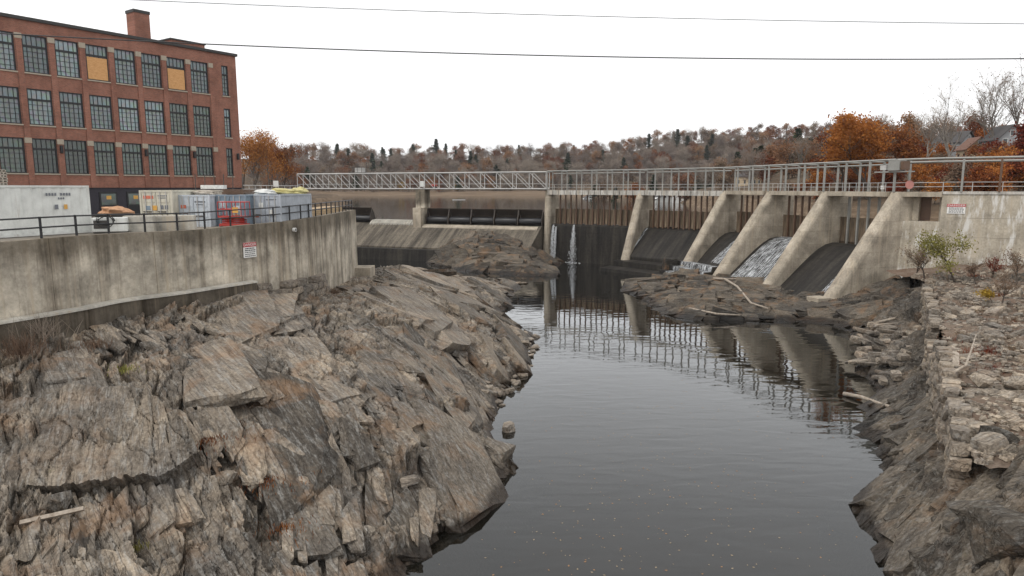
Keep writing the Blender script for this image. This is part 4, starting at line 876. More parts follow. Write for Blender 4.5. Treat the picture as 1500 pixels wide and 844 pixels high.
# deck
for k in range(5):
    n = NS[k]; L_ = (P[k + 1] - P[k]).length
    zt, zb = (14.98, 14.05) if k < 2 else (14.98, 14.38)
    if k < 2:
        nb = round(L_ / 1.35)
        for i in range(nb):
            u0, u1 = i / nb + .0035, (i + 1) / nb - .0035
            b = MB(); vs = [along(P[k], P[k + 1], u, s, n, z) for u in (u0, u1) for s in (0.25, -0.25) for z in (zb, zt - .02)]
            b.add(vs, [(0, 1, 3, 2), (4, 6, 7, 5), (0, 4, 5, 1), (2, 3, 7, 6), (1, 5, 7, 3), (0, 2, 6, 4)]); b.build('deck_block', 'deck_concrete', dam)
        solid_strip(P[k], P[k + 1], n, [(-2.6, zt - .05), (-0.27, zt - .05)], zt - .45, u0=.02, u1=.98).build('deck_slab', 'deck_concrete', dam)
    else: solid_strip(P[k], P[k + 1], n, [(-2.6, zt), (0.3, zt)], zb, u0=.07, u1=.93).build('deck_slab', 'pier_concrete', dam)
# stoplogs and their steel uprights
rng = random.Random(12)
for k, npost, ztop in ((0, 15, 11.1), (1, 14, 11.1), (2, 7, 11.4), (3, 7, 11.3), (4, 6, 11.4)):
    n = NS[k]; a, b_ = P[k], P[k + 1]; dd = (b_ - a).normalized(); rz = math.atan2(dd.y, dd.x); L_ = (b_ - a).length; m0 = 0.85 / L_
    us = [m0 + (1 - 2 * m0) * i / npost for i in range(npost + 1)]
    sp = -2.0 if k < 2 else -2.3
    pmesh = MB().b((-.10, -.14, 0), (.10, .14, 14.2 - 7.7)).mesh('steel_post', 'rust_steel'); pm2 = MB().b((-.12, -.14, 0), (.12, .14, 14.2 - 7.7)).mesh('steel_post', 'galvanised')
    for u in us[1:-1]:
        q = along(a, b_, u, sp + .16, n, 7.72); inst('steel_post', pm2 if k == 4 else pmesh, dam, q, (0, 0, rz))
    for i in range(npost):
        for h in range(2):
            ua = us[i] + (us[i + 1] - us[i]) * h / 2; ub = us[i] + (us[i + 1] - us[i]) * (h + 1) / 2; q = along(a, b_, (ua + ub) / 2, sp - .1 + rng.uniform(-.04, .04), n, 0)
            zb = 7.75 + (rng.choice([0, 0, 0.15, 0.35]) if k < 2 else 0); zt = ztop + rng.uniform(-.05, .05)
            MB().b((-(ub - ua) * L_ / 2 + .01, -.07, 0), ((ub - ua) * L_ / 2 - .01, .07, zt - zb)).build('timber_board', 'timber_mat', dam); o = COL.objects[-1]
            o.location = (q.x, q.y, zb); o.rotation_euler = (0, 0, rz)
# gantry frames over the deck and handrails
HZ = 4.0
for k in range(5):
    n = NS[k]; a, b_ = P[k], P[k + 1]; L_ = (b_ - a).length; ns = max(3, round(L_ / 3.5))
    names = ['far left gantry frame over the bay with two falling jets', 'gantry frame over the bay with the dry dark apron', 'gantry frame over the bay with the stepped cascade', 'gantry frame over the bay with the white cascade', 'right end gantry frame beside the hoist cabin']
    g = empty('gantry_frame', a + Vector((0, 0, DZ)), 0, names[k], 'gantry', 'steel gantry frames along the dam deck')
    for s in (0.12, -2.2):
        for i in range(ns + (1 if k == 4 else 0)):
            q = along(a, b_, i / ns, s, n, DZ - .05) - g.location; MB().b((q.x - .115, q.y - .115, q.z), (q.x + .115, q.y + .115, HZ)).build('post', 'galvanised', g)
        for z in ((HZ - .06,) if s > 0 else (HZ - .06, HZ - .55)):
            p0 = along(a, b_, 0, s, n, 0) - g.location; p1 = along(a, b_, 1, s, n, 0) - g.location; p0.z = p1.z = z; MB().bar(p0, p1, .17).build('beam', 'galvanised', g)
    for i in range(ns):
        p0 = along(a, b_, i / ns, .12, n, 0) - g.location; p1 = along(a, b_, i / ns, -2.2, n, 0) - g.location; p0.z = p1.z = HZ - .2; MB().bar(p0, p1, .12).build('cross_beam', 'galvanised', g)
    hr = empty('handrail', a + Vector((0, 0, DZ)), 0, 'grey pipe handrail ' + names[k].split('gantry frame ')[1].replace('beside the hoist cabin', 'on the deck beside the hoist cabin'), 'railing', 'pipe handrails along the dam deck')
    nh = ns * 2 if k < 2 else round(L_ / 1.25)
    for i in range(nh + 1):
        q = along(a, b_, i / nh, .2, n, 0) - hr.location; MB().tube([(q.x, q.y, -.03), (q.x, q.y, 1.1)], .035, 6).build('post', 'steel_pale', hr)
    for z in (1.1, .58):
        p0 = along(a, b_, 0, .2, n, 0) - hr.location; p1 = along(a, b_, 1, .2, n, 0) - hr.location; p0.z = p1.z = z; MB().tube([p0, p1], .035, 6).build('rail', 'steel_pale', hr)
# ------------------------------------------------------------------ falling water
def jet(u, wd, spread, label, seed, z0=7.9):
    r5 = random.Random(seed); b = MB()
    for i in range(900):
        tt = r5.random() ** .8; uo = r5.gauss(0, 1) * wd; drift = r5.gauss(0, 1) * spread; out = r5.uniform(.25, .6); l = r5.uniform(.015, .06) * (1.3 - tt); pts = []
        for j in range(3):
            q_ = min(1, tt + l * j / 2); s = -.4 + out * (1 + 1.8 * q_); pts.append(along(P[0], P[1], u + (uo * (.5 + .5 * q_) + drift * q_) / 20.5, s, NS[0], z0 * (1 - q_ * q_ * .5 - q_ * .5) + .02))
        w_ = r5.uniform(.014, .036); b.tube(pts, [w_ * .5, w_, w_ * .4], 4)
    q = along(P[0], P[1], u, .9, NS[0], 0)
    for i in range(34):
        a = r5.uniform(0, 6.28); d = abs(r5.gauss(0, .7)) * (1 + spread); x, y = q.x + d * math.cos(a) * 1.3, q.y + d * math.sin(a) * .8; s = r5.uniform(.04, .11)
        b.box((x, y, .03), (s * 2.2, s * 1.3, .05))
    o = b.build('waterfall', 'spray_mat'); return tag(o, label, 'waterfall', None, 'stuff')
jet(0.075, .20, .05, 'thin jet of water close to the leftmost pier', 1, 7.8); jet(0.105, .1, .06, 'faint thread of water beside the thin jet', 9, 7.4); jet(0.31, .15, .42, 'white spreading jet falling from the stoplogs into the pool', 2)
CAS = [(s + .0, z + .10 + .03 * max(0, s)) for s, z in OG[1:]]
flow_obj('waterfall', strip(P[3], P[4], NS[3], CAS, .16, .88, 24), 'foam_mat', 'white cascade sliding down the spillway between the middle buttresses')
flow_obj('waterfall', strip(P[4], P[5], NS[4], [(s, z - .05) for s, z in CAS[2:]], .72, .93, 8), 'foam_mat', 'narrow white water on the last spillway beside the largest buttress')
flow_obj('waterfall', strip(P[2], P[3], NS[2], [(s, z - .04) for s, z in CAS[:7]], .5, .9, 10), 'foam_mat', 'water running onto the concrete cascade steps')
for i, (s, z) in enumerate([(7.2, 3.0), (8.7, 2.2), (10.2, 1.4)]):
    flow_obj('waterfall', strip(P[2], P[3], NS[2], [(s + .2, z + .03), (s + 1.55, z + .03), (s + 1.62, z - .35), (s + 1.66, z - .78)], .1, .88, 16), 'foam_mat', ['uppermost', 'middle', 'lowest'][i] + ' curtain of water spilling over the cascade steps')
flow_obj('waterfall', strip(P[1], P[2], NS[1], [(-1.0, 7.66), (0.4, 6.5), (2.2, 5.0), (4.6, 2.9), (4.9, 1.95)], .045, .085, 4), 'foam_mat', 'thin white rill beside the second buttress')
# ------------------------------------------------------------------ overflow spillway on the left, with crest gates
SA = TL; SB = P[0]; SL = (SB - SA).length
sp_ = empty('overflow_spillway', (0, 0, 0), 0, 'stained sloping concrete spillway below the black crest gates', 'spillway')
prof = [(-3.0, 6.9), (-1.8, 7.45), (0.2, 7.45), (1.2, 7.2), (9.0, 2.75)]
solid_strip(SA, SB, NL, prof, -1.2, u0=.02, u1=.985).build('sloping_face', 'spill_concrete', sp_)
solid_strip(SA, SB, NL, [(9.02, 2.45), (10.4, 2.4), (10.9, -1.1)], -1.2, u0=.02, u1=.985).build('toe_wall', 'dark_concrete', sp_)
solid_strip(SA, SB, NL, [(1.3, 7.32), (2.2, 6.82), (2.25, 6.3)], 6.2, u0=.545, u1=.975).build('crest_ledge', 'pier_concrete', sp_)
def uof(px, s=0.0):
    lo, hi = 0.0, 1.0
    for _ in range(40):
        m = (lo + hi) / 2; q = along(SA, SB, m, s, NL, 8)
        dz = q.y * _c - (q.z - EYE) * _s
        if 750 + 1000 * q.x / dz < px: lo = m
        else: hi = m
    return lo
um = uof(618); dd = (SB - SA).normalized(); rzl = math.atan2(dd.y, dd.x); Rl = Matrix.Rotation(rzl, 3, 'Z')
q = along(SA, SB, um, 0.6, NL, 0); MB().box((q.x, q.y, 8.2), (2.1, 3.4, 5.6), 0, Rl).build('pier', 'pier_concrete', sp_, bevel=.05)
q = along(SA, SB, um + .004, -.2, NL, 0); MB().box((q.x, q.y, 13.06), (2.3, 2.6, 4.1), 0, Rl).build('bridge_pier', 'wall_concrete', sp_)
u0, u1 = uof(546), uof(610); ns = 17
for i in range(ns):
    a, b_ = u0 + (u1 - u0) * (i + .12) / ns, u0 + (u1 - u0) * (i + .78) / ns
    solid_strip(SA, SB, NL, [(-1.2, 8.15), (0.4, 8.05), (1.5, 7.35)], 6.8, u0=a, u1=b_).build('crest_slat', 'block_concrete', sp_)
def crest_gate(ua, ub, label):
    a = along(SA, SB, ua, 0, NL, 7.45); L_ = (ub - ua) * SL
    g = empty('crest_gate', a, rzl, label, 'gate', 'inflatable crest gates on the spillway')
    sy = 1 if (Rl @ Vector((0, 1, 0))).dot(NL) > 0 else -1
    n = 14; b = MB(); pts = []; rs = []
    for i, (x, r) in enumerate([(.08, .3), (.14, .62), (.4, .78), (L_ * .5, .82), (L_ - .4, .78), (L_ - .14, .62), (L_ - .08, .3)]): pts.append((x, sy * .15, .86)); rs.append(r)
    b.tube(pts, rs, 16); b.build('bladder', 'bladder_mat', g, smooth=True)
    b = MB(); vs = [(x, sy * y, z) for x in (.03, L_ - .03) for y, z in ((-1.5, .1), (-.75, 2.2), (.25, 3.45), (.25, 3.37), (-.67, 2.1), (-1.4, .1))]
    b.add(vs, [(0, 1, 7, 6), (1, 2, 8, 7), (2, 3, 9, 8), (3, 4, 10, 9), (4, 5, 11, 10), (5, 0, 6, 11), (0, 5, 4, 1), (1, 4, 3, 2), (6, 7, 10, 11), (7, 8, 9, 10)]); b.build('shield_plate', 'plate_dark', g)
    for x in (.06, L_ - .06):
        b = MB(); b.prism([(sy * -1.3, 0.05), (sy * 1.05, 0.0), (sy * .95, 1.3), (sy * .25, 3.3)], 0, x - .06, x + .06); b.build('side_rib', 'plate_dark', g)
ug = [uof(627) + (uof(796) - uof(627)) * i / 5 for i in range(6)]
for i in range(5): crest_gate(ug[i], ug[i + 1], ['first black crest gate right of the spillway pier', 'second black crest gate from the spillway pier', 'third and middle black crest gate of the row of five', 'fourth black crest gate from the spillway pier', 'fifth black crest gate, against the leftmost dam pier'][i])
crest_gate(uof(500), uof(546), 'lone black crest gate next to the end of the retaining wall')
# ------------------------------------------------------------------ truss footbridge
tb = empty('truss_bridge', (0, 0, 0), 0, 'long light steel truss footbridge crossing above the spillway', 'bridge')
npn = 17; Z0, Z1 = 15.25, 18.75
for s in (1.0, -1.2):
    for z, nm in ((Z0, 'bottom_chord'), (Z1, 'top_chord')): MB().bar(along(SA, SB, 0, s, NL, z), along(SA, SB, 1, s, NL, z), .2).build(nm, 'steel_pale', tb)
    for i in range(npn + 1): MB().bar(along(SA, SB, i / npn, s, NL, Z0), along(SA, SB, i / npn, s, NL, Z1), .13).build('vertical', 'steel_pale', tb)
    for i in range(npn):
        a, b_ = (i, i + 1); MB().bar(along(SA, SB, a / npn, s, NL, Z1), along(SA, SB, b_ / npn, s, NL, Z0), .10).build('diagonal', 'steel_pale', tb)
    MB().bar(along(SA, SB, 0, s, NL, 16.3), along(SA, SB, 1, s, NL, 16.3), .06).build('guard_rail', 'steel_pale', tb)
for i in range(npn + 1): MB().bar(along(SA, SB, i / npn, 1.0, NL, Z1), along(SA, SB, i / npn, -1.2, NL, Z1), .09).build('top_strut', 'steel_pale', tb)
solid_strip(SA, SB, NL, [(-1.15, Z0 - .02), (.95, Z0 - .02)], Z0 - .14).build('deck', 'steel_pale', tb)
um2 = uof(624); q = along(SA, SB, um2, 1.25, NL, 16.2)
eb = empty('electrical_cabinet', q, rzl, 'small white cabinet on the footbridge above its pier', 'cabinet'); MB().b((-.45, -.3, -.5), (.45, .3, .75)).build('case', 'sign_white', eb); MB().b((-.4, -.33, -.4), (.4, -.3, .65)).build('door', 'paint_white', eb)
q = along(SA, SB, uof(529), 0, NL, Z1 + .1); hp = empty('hoist_platform', q, rzl, 'dark winch platform with railings on top of the truss bridge', 'platform')
MB().b((-2.4, -1.0, 0), (2.4, 1.0, .18)).build('platform', 'steel_dark', hp); MB().b((-.9, -.6, .18), (1.2, .6, 1.25)).build('winch_box', 'steel_pale', hp)
for x in (-2.3, -1.2, 0, 1.2, 2.3): MB().bar((x, -.95, .1), (x, -.95, 1.5 if x < 1.3 else 1.0), .09).build('post', 'steel_dark', hp)
MB().bar((-2.3, -.95, 1.4), (1.2, -.95, 1.4), .08).build('rail', 'steel_dark', hp); MB().tube([(1.9, 0, .1), (1.9, 0, 2.6)], .05, 6).build('mast', 'steel_dark', hp)
q = along(SA, SB, uof(638), .6, NL, Z0); wc = empty('winch', q, rzl, 'small reddish winch motor on the footbridge beside the white cabinet', 'winch')
MB().b((-.7, -.4, 0), (.7, .4, .5)).build('base', 'steel_dark', wc); b = MB(); b.tube([(-.55, 0, .75), (.55, 0, .75)], .36, 12); b.build('drum', 'paint_red', wc)
# ------------------------------------------------------------------ right abutment
AW0 = Vector((51.6, 82.6, 0)); AW1 = Vector((84, 68, 0)); AN = nrm(AW0, AW1)
ab = empty('abutment_wall', (0, 0, 0), 0, 'pale blotched concrete abutment wall at the right end of the dam', 'wall')
for i, (z0, z1, o) in enumerate([(3.5, 7.1, .10), (7.12, 9.6, .06), (9.62, 11.9, .03), (11.92, 14.7, 0.0)]): solid_strip(AW0, AW1, AN, [(-1.4, z1), (o, z1), (o + .02, z0)], z0).build('wall_lift', 'abut_concrete', ab)
solid_strip(AW0, AW1, AN, [(-1.5, 15.05), (.12, 15.05)], 14.72).build('coping', 'deck_concrete', ab)
solid_strip(P[5], AW0, nrm(P[5], AW0), [(-2.6, 14.98), (.3, 14.98)], 14.4, u0=.1, u1=1.0).build('deck_slab', 'pier_concrete', ab)
solid_strip(P[5], AW0, nrm(P[5], AW0), [(-1.2, 11.4), (-.1, 11.4), (0.3, 4)], 2, u0=.1, u1=1.0).build('sill_wall', 'abut_concrete', ab)
solid_strip(P[5], AW0, nrm(P[5], AW0), [(-2.2, 14.38), (-1.3, 14.38)], 11.42, u0=.12, u1=.5).build('jamb', 'pier_concrete', ab)
solid_strip(P[5], AW0, nrm(P[5], AW0), [(-2.4, 14.37), (-2.2, 14.37)], 11.42, u0=.5, u1=.72).build('rusty_post', 'rust_steel', ab)
q = AW0.lerp(AW1, .043); danger_sign(Vector((q.x, q.y, 13.0)) + AN * .06, AN, 1.85, 1.15, 'red and white danger sign on the pale abutment wall')
hr = empty('handrail', AW0 + Vector((0, 0, 15.05)), 0, 'grey pipe handrail on top of the pale abutment wall', 'railing', 'pipe handrails along the dam deck')
Ln = (AW1 - AW0).length
for i in range(13):
    q = AW0.lerp(AW1, i / 12) - AW0; MB().tube([(q.x, q.y, -.02), (q.x, q.y, 1.1)], .04, 6).build('post', 'steel_pale', hr)
for z in (1.1, .6): MB().tube([(0, 0, z), (AW1.x - AW0.x, AW1.y - AW0.y, z)], .04, 6).build('rail', 'steel_pale', hr)
q5 = P[5] - AW0
for z in (1.05, .55): MB().tube([(q5.x, q5.y, z), (0, 0, z)], .04, 6).build('rail', 'steel_pale', hr)
mr = empty('monorail_beam', P[5] + Vector((0, 0, DZ)), 0, 'pale hoist beam on poles running right from the hoist cabin', 'beam')
E0 = Vector((0, 0, HZ - .1)); E1 = Vector((AW1.x - P[5].x, AW1.y - P[5].y, HZ + .1)); mid = Vector((AW0.x - P[5].x, AW0.y - P[5].y, HZ - .05))
for dy, dz in ((0, 0), (-1.3, -.35)):
    MB().bar(E0 + Vector((0, -dy, dz)), mid + Vector((0, -dy, dz)), .2).build('beam', 'galvanised', mr); MB().bar(mid + Vector((0, -dy, dz)), E1 + Vector((0, -dy, dz)), .2).build('beam', 'galvanised', mr)
for u, m_ in ((.05, 'galvanised'), (.155, 'rust_steel'), (.45, 'galvanised')):
    q = mid.lerp(E1, u); MB().bar((q.x, q.y - .2, 0), (q.x, q.y - .2, q.z - .1), .2).build('pole', m_, mr)
hc = empty('hoist_cabin', P[5] + Vector((-.1, .4, DZ)), math.atan2(-11.5, 3.57) , 'grey hoist cabin with motor hung under the beam above the largest buttress', 'hoist')
MB().b((-.2, -.7, HZ - 1.4), (1.5, .4, HZ - .15)).build('cabin', 'galvanised', hc); MB().b((1.55, -.6, HZ - 1.35), (2.1, .3, HZ - .3)).build('gearbox', 'rust_steel', hc); MB().b((-.2, .5, HZ - .6), (.6, .8, HZ - .25)).build('motor', 'steel_dark', hc); MB().b((-1.8, -.3, HZ - 1.3), (-.9, .4, HZ - .7)).build('counterweight', 'steel_pale', hc); MB().b((-2.5, -.5, HZ - 1.62), (2.6, .6, HZ - 1.47)).build('floor', 'galvanised', hc)
MB().tube([(-1.5, 0, HZ - 1.6), (-1.5, 0, .4)], .03, 5).build('chain', 'steel_pale', hc); MB().b((-1.65, -.15, .3), (-1.35, .15, .75)).build('hook_block', 'sign_white', hc)
q = P[5].lerp(AW0, .33) + nrm(P[5], AW0) * .5
rs = empty('round_sign', (q.x, q.y, DZ + .55), 0, 'faded red round sign on the handrail beside the hoist cabin', 'sign')
b = MB(); b.tube([(0, -.03, .3), (0, .03, .3)], .52, 24); b.build('disc', 'disc_faded', rs); b = MB(); b.tube([(0, .05, .2), (0, .05, -.5)], .04, 6); b.build('stem', 'steel_pale', rs)
# ------------------------------------------------------------------ right bank: bedrock, rock shelf below the piers, rubble ground
RW = [Vector((44.5, 72.5, 0)), Vector((41.0, 66.6, 0)), Vector((36.0, 57.5, 0)), Vector((31.2, 49.5, 0)), Vector((26.6, 41.0, 0)), Vector((22.4, 33.5, 0)), Vector((19.2, 27.8, 0)), Vector((17.6, 24.5, 0))]   # foot of the ruined wall
Q = [W(*p) for p in [(1310, 844, 0), (1303, 800, 0), (1272, 760, 0), (1308, 690, 0), (1288, 645, 0), (1300, 580, 0), (1262, 545, 0), (1250, 482, 0), (1205, 472, 0), (1100, 469, 0), (1000, 466, 0), (932, 432, 0), (925, 416, 0.0)]]
Q += [W(*p) for p in [(1010, 425, 1.3), (985, 408, 1.6), (1050, 432, 1.5), (1120, 442, 1.2), (1180, 440, 1.2), (1060, 455, .6), (1150, 458, .6), (1240, 455, 1.4), (1290, 470, 1.6), (1300, 440, 2.4), (1340, 440, 3.2), (1350, 410, 4.4), (1330, 500, 1.4), (1345, 560, 1.5), (1330, 620, .9), (1370, 640, 1.8), (1350, 700, 1.5), (1420, 680, 3.0), (1500, 670, 4.4), (1330, 760, .9), (1400, 760, 1.8), (1500, 760, 3.6), (1340, 830, .8), (1420, 830, 1.8), (1500, 840, 3.2)]]
Q += [(v.x, v.y, z) for v, z in zip(RW, (4.2, 3.4, 2.3, 1.9, 1.8, 1.8, 2.2, 2.6))] + [(v.x + 4, v.y, z) for v, z in zip(RW, (5, 4.5, 4.2, 4, 4, 4, 3.9, 3.9))]
Q += [(24, 14, 4.2), (34, 16, 5.2), (40, 40, 5), (52, 60, 5.6), (60, 76, 6), (46, 80, 4.6), (40, 90, 1.2), (37, 100, 1.0), (34, 108, .8), (30, 113, .4), (24, 115, -.8), (44, 96, 1), (13.5, 22, -1.6), (14, 26, -1.6), (14, 30, -1.6), (18, 36, -1.6), (20, 43, -1.6), (25, 52, -1.6), (28, 62, -1.6), (33, 72, -1.6), (26, 76, -1.6), (18, 77, -1.6), (15, 90, -1.6), (14, 104, -1.6), (17, 118, -1.6), (16, 16, -.5), (20, 17, 2.2)]
right_base = tps(Q)
rock_sheet('rock_bank_right', right_base, 0.10, 1.05, 13.5, 118, 560, 560, (0.93, 0.36), 23, 'rock_right_mat', 1.25, 1.1, -1.4, mask=lambda x, y: (y < 74) & (x < 64), ampf=lambda x, y, z: np.clip(0.4 + z * 0.3, 0.35, 1.0))
rock_sheet('rock_shelf', right_base, 0.10, 0.75, 72.5, 118, 420, 240, (0.9, -0.43), 29, 'rock_brown_mat', 1.0, 1.15, -1.4, mask=lambda x, y: (x < 56), ampf=lambda x, y, z: np.clip(0.45 + z * 0.3, 0.4, 1.0))
def pile_zone(x, y):
    dz = y * _c + 14.6 * _s; px = 750 + 1000 * x / dz; py = 422 - 1000 * (y * _s - 14.6 * _c) / dz; return (px > 1246) & (px < 1352) & (py > 466) & (py < 562)
def right_dip(x, y): return -.25 + .5 * fbm(x * .09, y * .09, 2, 87)
def right_ok(x, y, l): return (right_base(x, y) > -.25) & (y < 74) & ((x < rw_x(y) + .3) | (y < 27)) & (x < 40) & ~pile_zone(x, y)
def rw_x(y): return np.interp(y, [v.y for v in RW[::-1]], [v.x for v in RW[::-1]])
RP_ = joinp(scatter(130, .45, 1.0, 14, 38, (2.0, 4.2), (.3, .55), (.13, .24), lambda x, y, l: right_ok(x, y, l) & (right_base(x, y) > .5), 10, False, 28, 0), scatter(420, .2, 1.0, 13.5, 74, (2.6, 6.5), (.2, .45), (.07, .15), right_ok, 11, False, 45, .2), scatter(2600, .2, 1.0, 13.5, 74, (1.0, 3.0), (.2, .5), (.10, .24), right_ok, 12), scatter(2000, .2, 1.0, 13.5, 74, (.3, .8), (.25, .6), (.14, .34), right_ok, 13))
slab_field('bedrock_slabs', right_base, RP_, (0.93, 0.36), 'rock_right_mat', right_dip, bpy.data.objects['rock_bank_right'], 15, .78, dj=.2)
def shelf_ok(x, y, l): return (right_base(x, y) > -.2) & (y > 73) & (x < 50)
SP_ = joinp(scatter(900, .1, .75, 73, 117, (1.0, 3.2), (.3, .7), (.12, .32), shelf_ok, 21, False), scatter(900, .1, .75, 73, 117, (.6, 1.6), (.3, .7), (.2, .45), shelf_ok, 22, False))
slab_field('bedrock_slabs', right_base, SP_, (0.9, -0.43), 'rock_brown_mat', right_dip, bpy.data.objects['rock_shelf'], 25, .6, dj=.3)
isl = [W(*p) for p in [(655, 391, 0), (690, 397, 0), (730, 400, 0), (770, 403, 0), (800, 403, 0)]] + [(-12, 141.5, 3.0), (-7.0, 142, 4.9), (-2, 139, 4.3), (2, 137.5, 2.8), (4.5, 136, 1.4), (-9, 137, 3.5), (-5, 134, 2.9), (0, 132, 2.0), (3.5, 130, .8), (6, 130, -.2), (-14, 137, 1), (-8, 147, 3.4), (0, 146, 3)]
isl += [(-18, 136, -1.5), (-15, 130, -1.5), (-6, 121, -1.5), (4, 118, -1.5), (10, 121, -1.6), (11, 130, -1.6), (10, 136, -1.5), (-18, 143, -1)]
rock_sheet('rock_outcrop', tps(isl), -0.16, 0.085, 117, 149, 330, 230, (0.9, -0.43), 37, 'rock_brown_mat', 1.0, 1.5, -1.3)
isb = tps(isl)
IP_ = joinp(scatter(260, -.15, .07, 119, 147, (2.5, 6), (.4, .8), (.2, .4), lambda x, y, l: isb(x, y) > -.2, 31, False, 130, 0), scatter(400, -.15, .07, 119, 147, (1.0, 2.5), (.4, .8), (.25, .45), lambda x, y, l: isb(x, y) > -.2, 32, False, 130, 0))
slab_field('bedrock_slabs', isb, IP_, (0.9, -0.43), 'rock_brown_mat', right_dip, bpy.data.objects['rock_outcrop'], 35, .6, dj=.4)

# ground of the rubble field behind the ruined wall
RG = tps([(v.x + 0.4, v.y, z) for v, z in zip(RW, (5.3, 5.1, 4.9, 4.8, 4.7, 4.5, 4.2, 3.6))] + [(52, 77, 6.3), (60, 74, 6.6), (75, 68, 7), (50, 60, 6.2), (45, 45, 6), (38, 35, 5.6), (32, 26, 5.2), (60, 45, 7), (26, 24, 4.6), (80, 50, 8), (55, 25, 7)])
def rw_x(y): return np.interp(y, [v.y for v in RW[::-1]], [v.x for v in RW[::-1]])
def fieldsheet(name, f, x0, x1, y0, y1, step, mat, mask, amp=.25):
    X, Y = np.meshgrid(np.arange(x0, x1, step), np.arange(y0, y1, step)); Z = f(X, Y) + fbm(X * .5, Y * .5, 4, 5) * amp + fbm(X * 2.2, Y * 2.2, 3, 9) * .1
    k = mask(X, Y); n = X.shape[1]; q = k[:-1, :-1] & k[1:, :-1] & k[:-1, 1:] & k[1:, 1:]; i, j = np.nonzero(q)
    F = np.stack([i * n + j, i * n + j + 1, (i + 1) * n + j + 1, (i + 1) * n + j], -1)
    me = bpy.data.meshes.new(name); me.from_pydata(np.stack([X, Y, Z], -1).reshape(-1, 3).tolist(), [], F.tolist()); me.materials.append(M[mat]); me.polygons.foreach_set('use_smooth', [True] * len(F)); me.update()
    o = bpy.data.objects.new(name, me); COL.objects.link(o); o['kind'] = 'structure'; return o
fieldsheet('rubble_ground', RG, 16, 90, 23, 82, .35, 'rubble_ground_mat', lambda x, y: (x > rw_x(y) + .45) & (y > 26.5) & (y < 82.3 - (x - 52) * .45))
# ruined dry-stone wall
rng = random.Random(31)
rwl = empty('ruined_stone_wall', (0, 0, 0), 0, 'ruined grey block wall between the water and the rubble field', 'wall')
RWs = resample([(v.x, v.y, 0) for v in RW[:7]], .95)
for i in range(len(RWs) - 1):
    a, b_ = RWs[i], RWs[i + 1]; d = (b_ - a).normalized(); rz = math.atan2(d.y, d.x); zf = float(right_base(np.array([a.x]), np.array([a.y]))[0]) - .5; zt = float(RG(np.array([a.x]), np.array([a.y]))[0]) + .15
    gap = 24 < i < 33                                  # the collapsed stretch
    z = zf; c = 0
    while z < zt - (1.2 if gap else 0):
        h = rng.uniform(.36, .55); m = a.lerp(b_, .5 if c % 2 else .05); off = rng.uniform(-.1, .12) - (z - zf) * .04
        n = Vector((d.y, -d.x, 0)); n = n if n.x < 0 else -n
        inst('stone', stone_me[rng.randrange(6)], rwl, (m.x + n.x * off, m.y + n.y * off, z + h / 2), (rng.uniform(-.05, .05), rng.uniform(-.05, .05), rz + rng.uniform(-.09, .09)), (rng.uniform(.8, 1.08), rng.uniform(.6, .95), h * .98)); z += h; c += 1
# loose blocks: the spill at the foot of the wall, then the rubble field
def drop(name, x, y, z, s, label, cat, group, tilt=.25):
    return tag(inst(name, stone_me[rng.randrange(6)], None, (x, y, z), (rng.uniform(-tilt, tilt), rng.uniform(-tilt, tilt), rng.uniform(0, 6.28)), s), label, cat, group)
def gz(f, x, y): return float(f(np.array([x]), np.array([y]))[0])
poly = [(1252, 488), (1300, 478), (1345, 470), (1350, 520), (1315, 560), (1285, 552), (1262, 525), (1258, 508)]
def inpoly(x, y, P_):
    c = False; j = len(P_) - 1
    for i in range(len(P_)):
        if (P_[i][1] > y) != (P_[j][1] > y) and x < (P_[j][0] - P_[i][0]) * (y - P_[i][1]) / (P_[j][1] - P_[i][1]) + P_[i][0]: c = not c
        j = i
    return c
cnt = 0
while cnt < 90:
    px, py = rng.uniform(1250, 1350), rng.uniform(468, 562)
    if not inpoly(px, py, poly): continue
    q = atz(px, py, .9); zb = max(.05, min(gz(right_base, q.x, q.y), 1.3)); sl_k = rng.random() < .3; cnt += 1
    s = (rng.uniform(2.0, 3.6), rng.uniform(.35, .6), rng.uniform(.2, .36)) if sl_k else (rng.uniform(.6, 1.3), rng.uniform(.45, .9), rng.uniform(.3, .6))
    drop('fallen_slab' if sl_k else 'fallen_block', q.x, q.y, zb + rng.uniform(.25, .75), s, ('long pale squared slab ' if sl_k else 'pale stone block ') + ('at the water edge' if px < 1285 else 'in the middle' if px < 1318 else 'against the ruined wall') + (' at the far side' if py < 505 else ' at the near side') + ' of the tumbled pile', 'stone', 'squared stones fallen below the ruined wall')
cnt = 0
while cnt < 170:
    y = 27 + 50 * rng.random() ** 1.3; x = rw_x(y) + .6 + abs(rng.gauss(0, 1)) * 6.5
    if x > 62 or x / y > .86: continue
    k = rng.random(); s = rng.uniform(.35, .8) * (1.5 if k < .15 else 1); cnt += 1
    drop('rubble_block', x, y, gz(RG, x, y) + .1 * s, (s * rng.uniform(1, 1.7), s * rng.uniform(.7, 1.1), s * rng.uniform(.4, .8)), ('large ' if k < .15 else 'small ') + 'angular pale stone ' + ('near the leaning timber' if y < 42 else 'amid the rubble field' if y < 56 else 'near the abutment shrubs') + (', beside the ruined wall' if x - rw_x(y) < 4 else ', well behind the ruined wall'), 'stone', 'loose stones of the rubble field', .35)
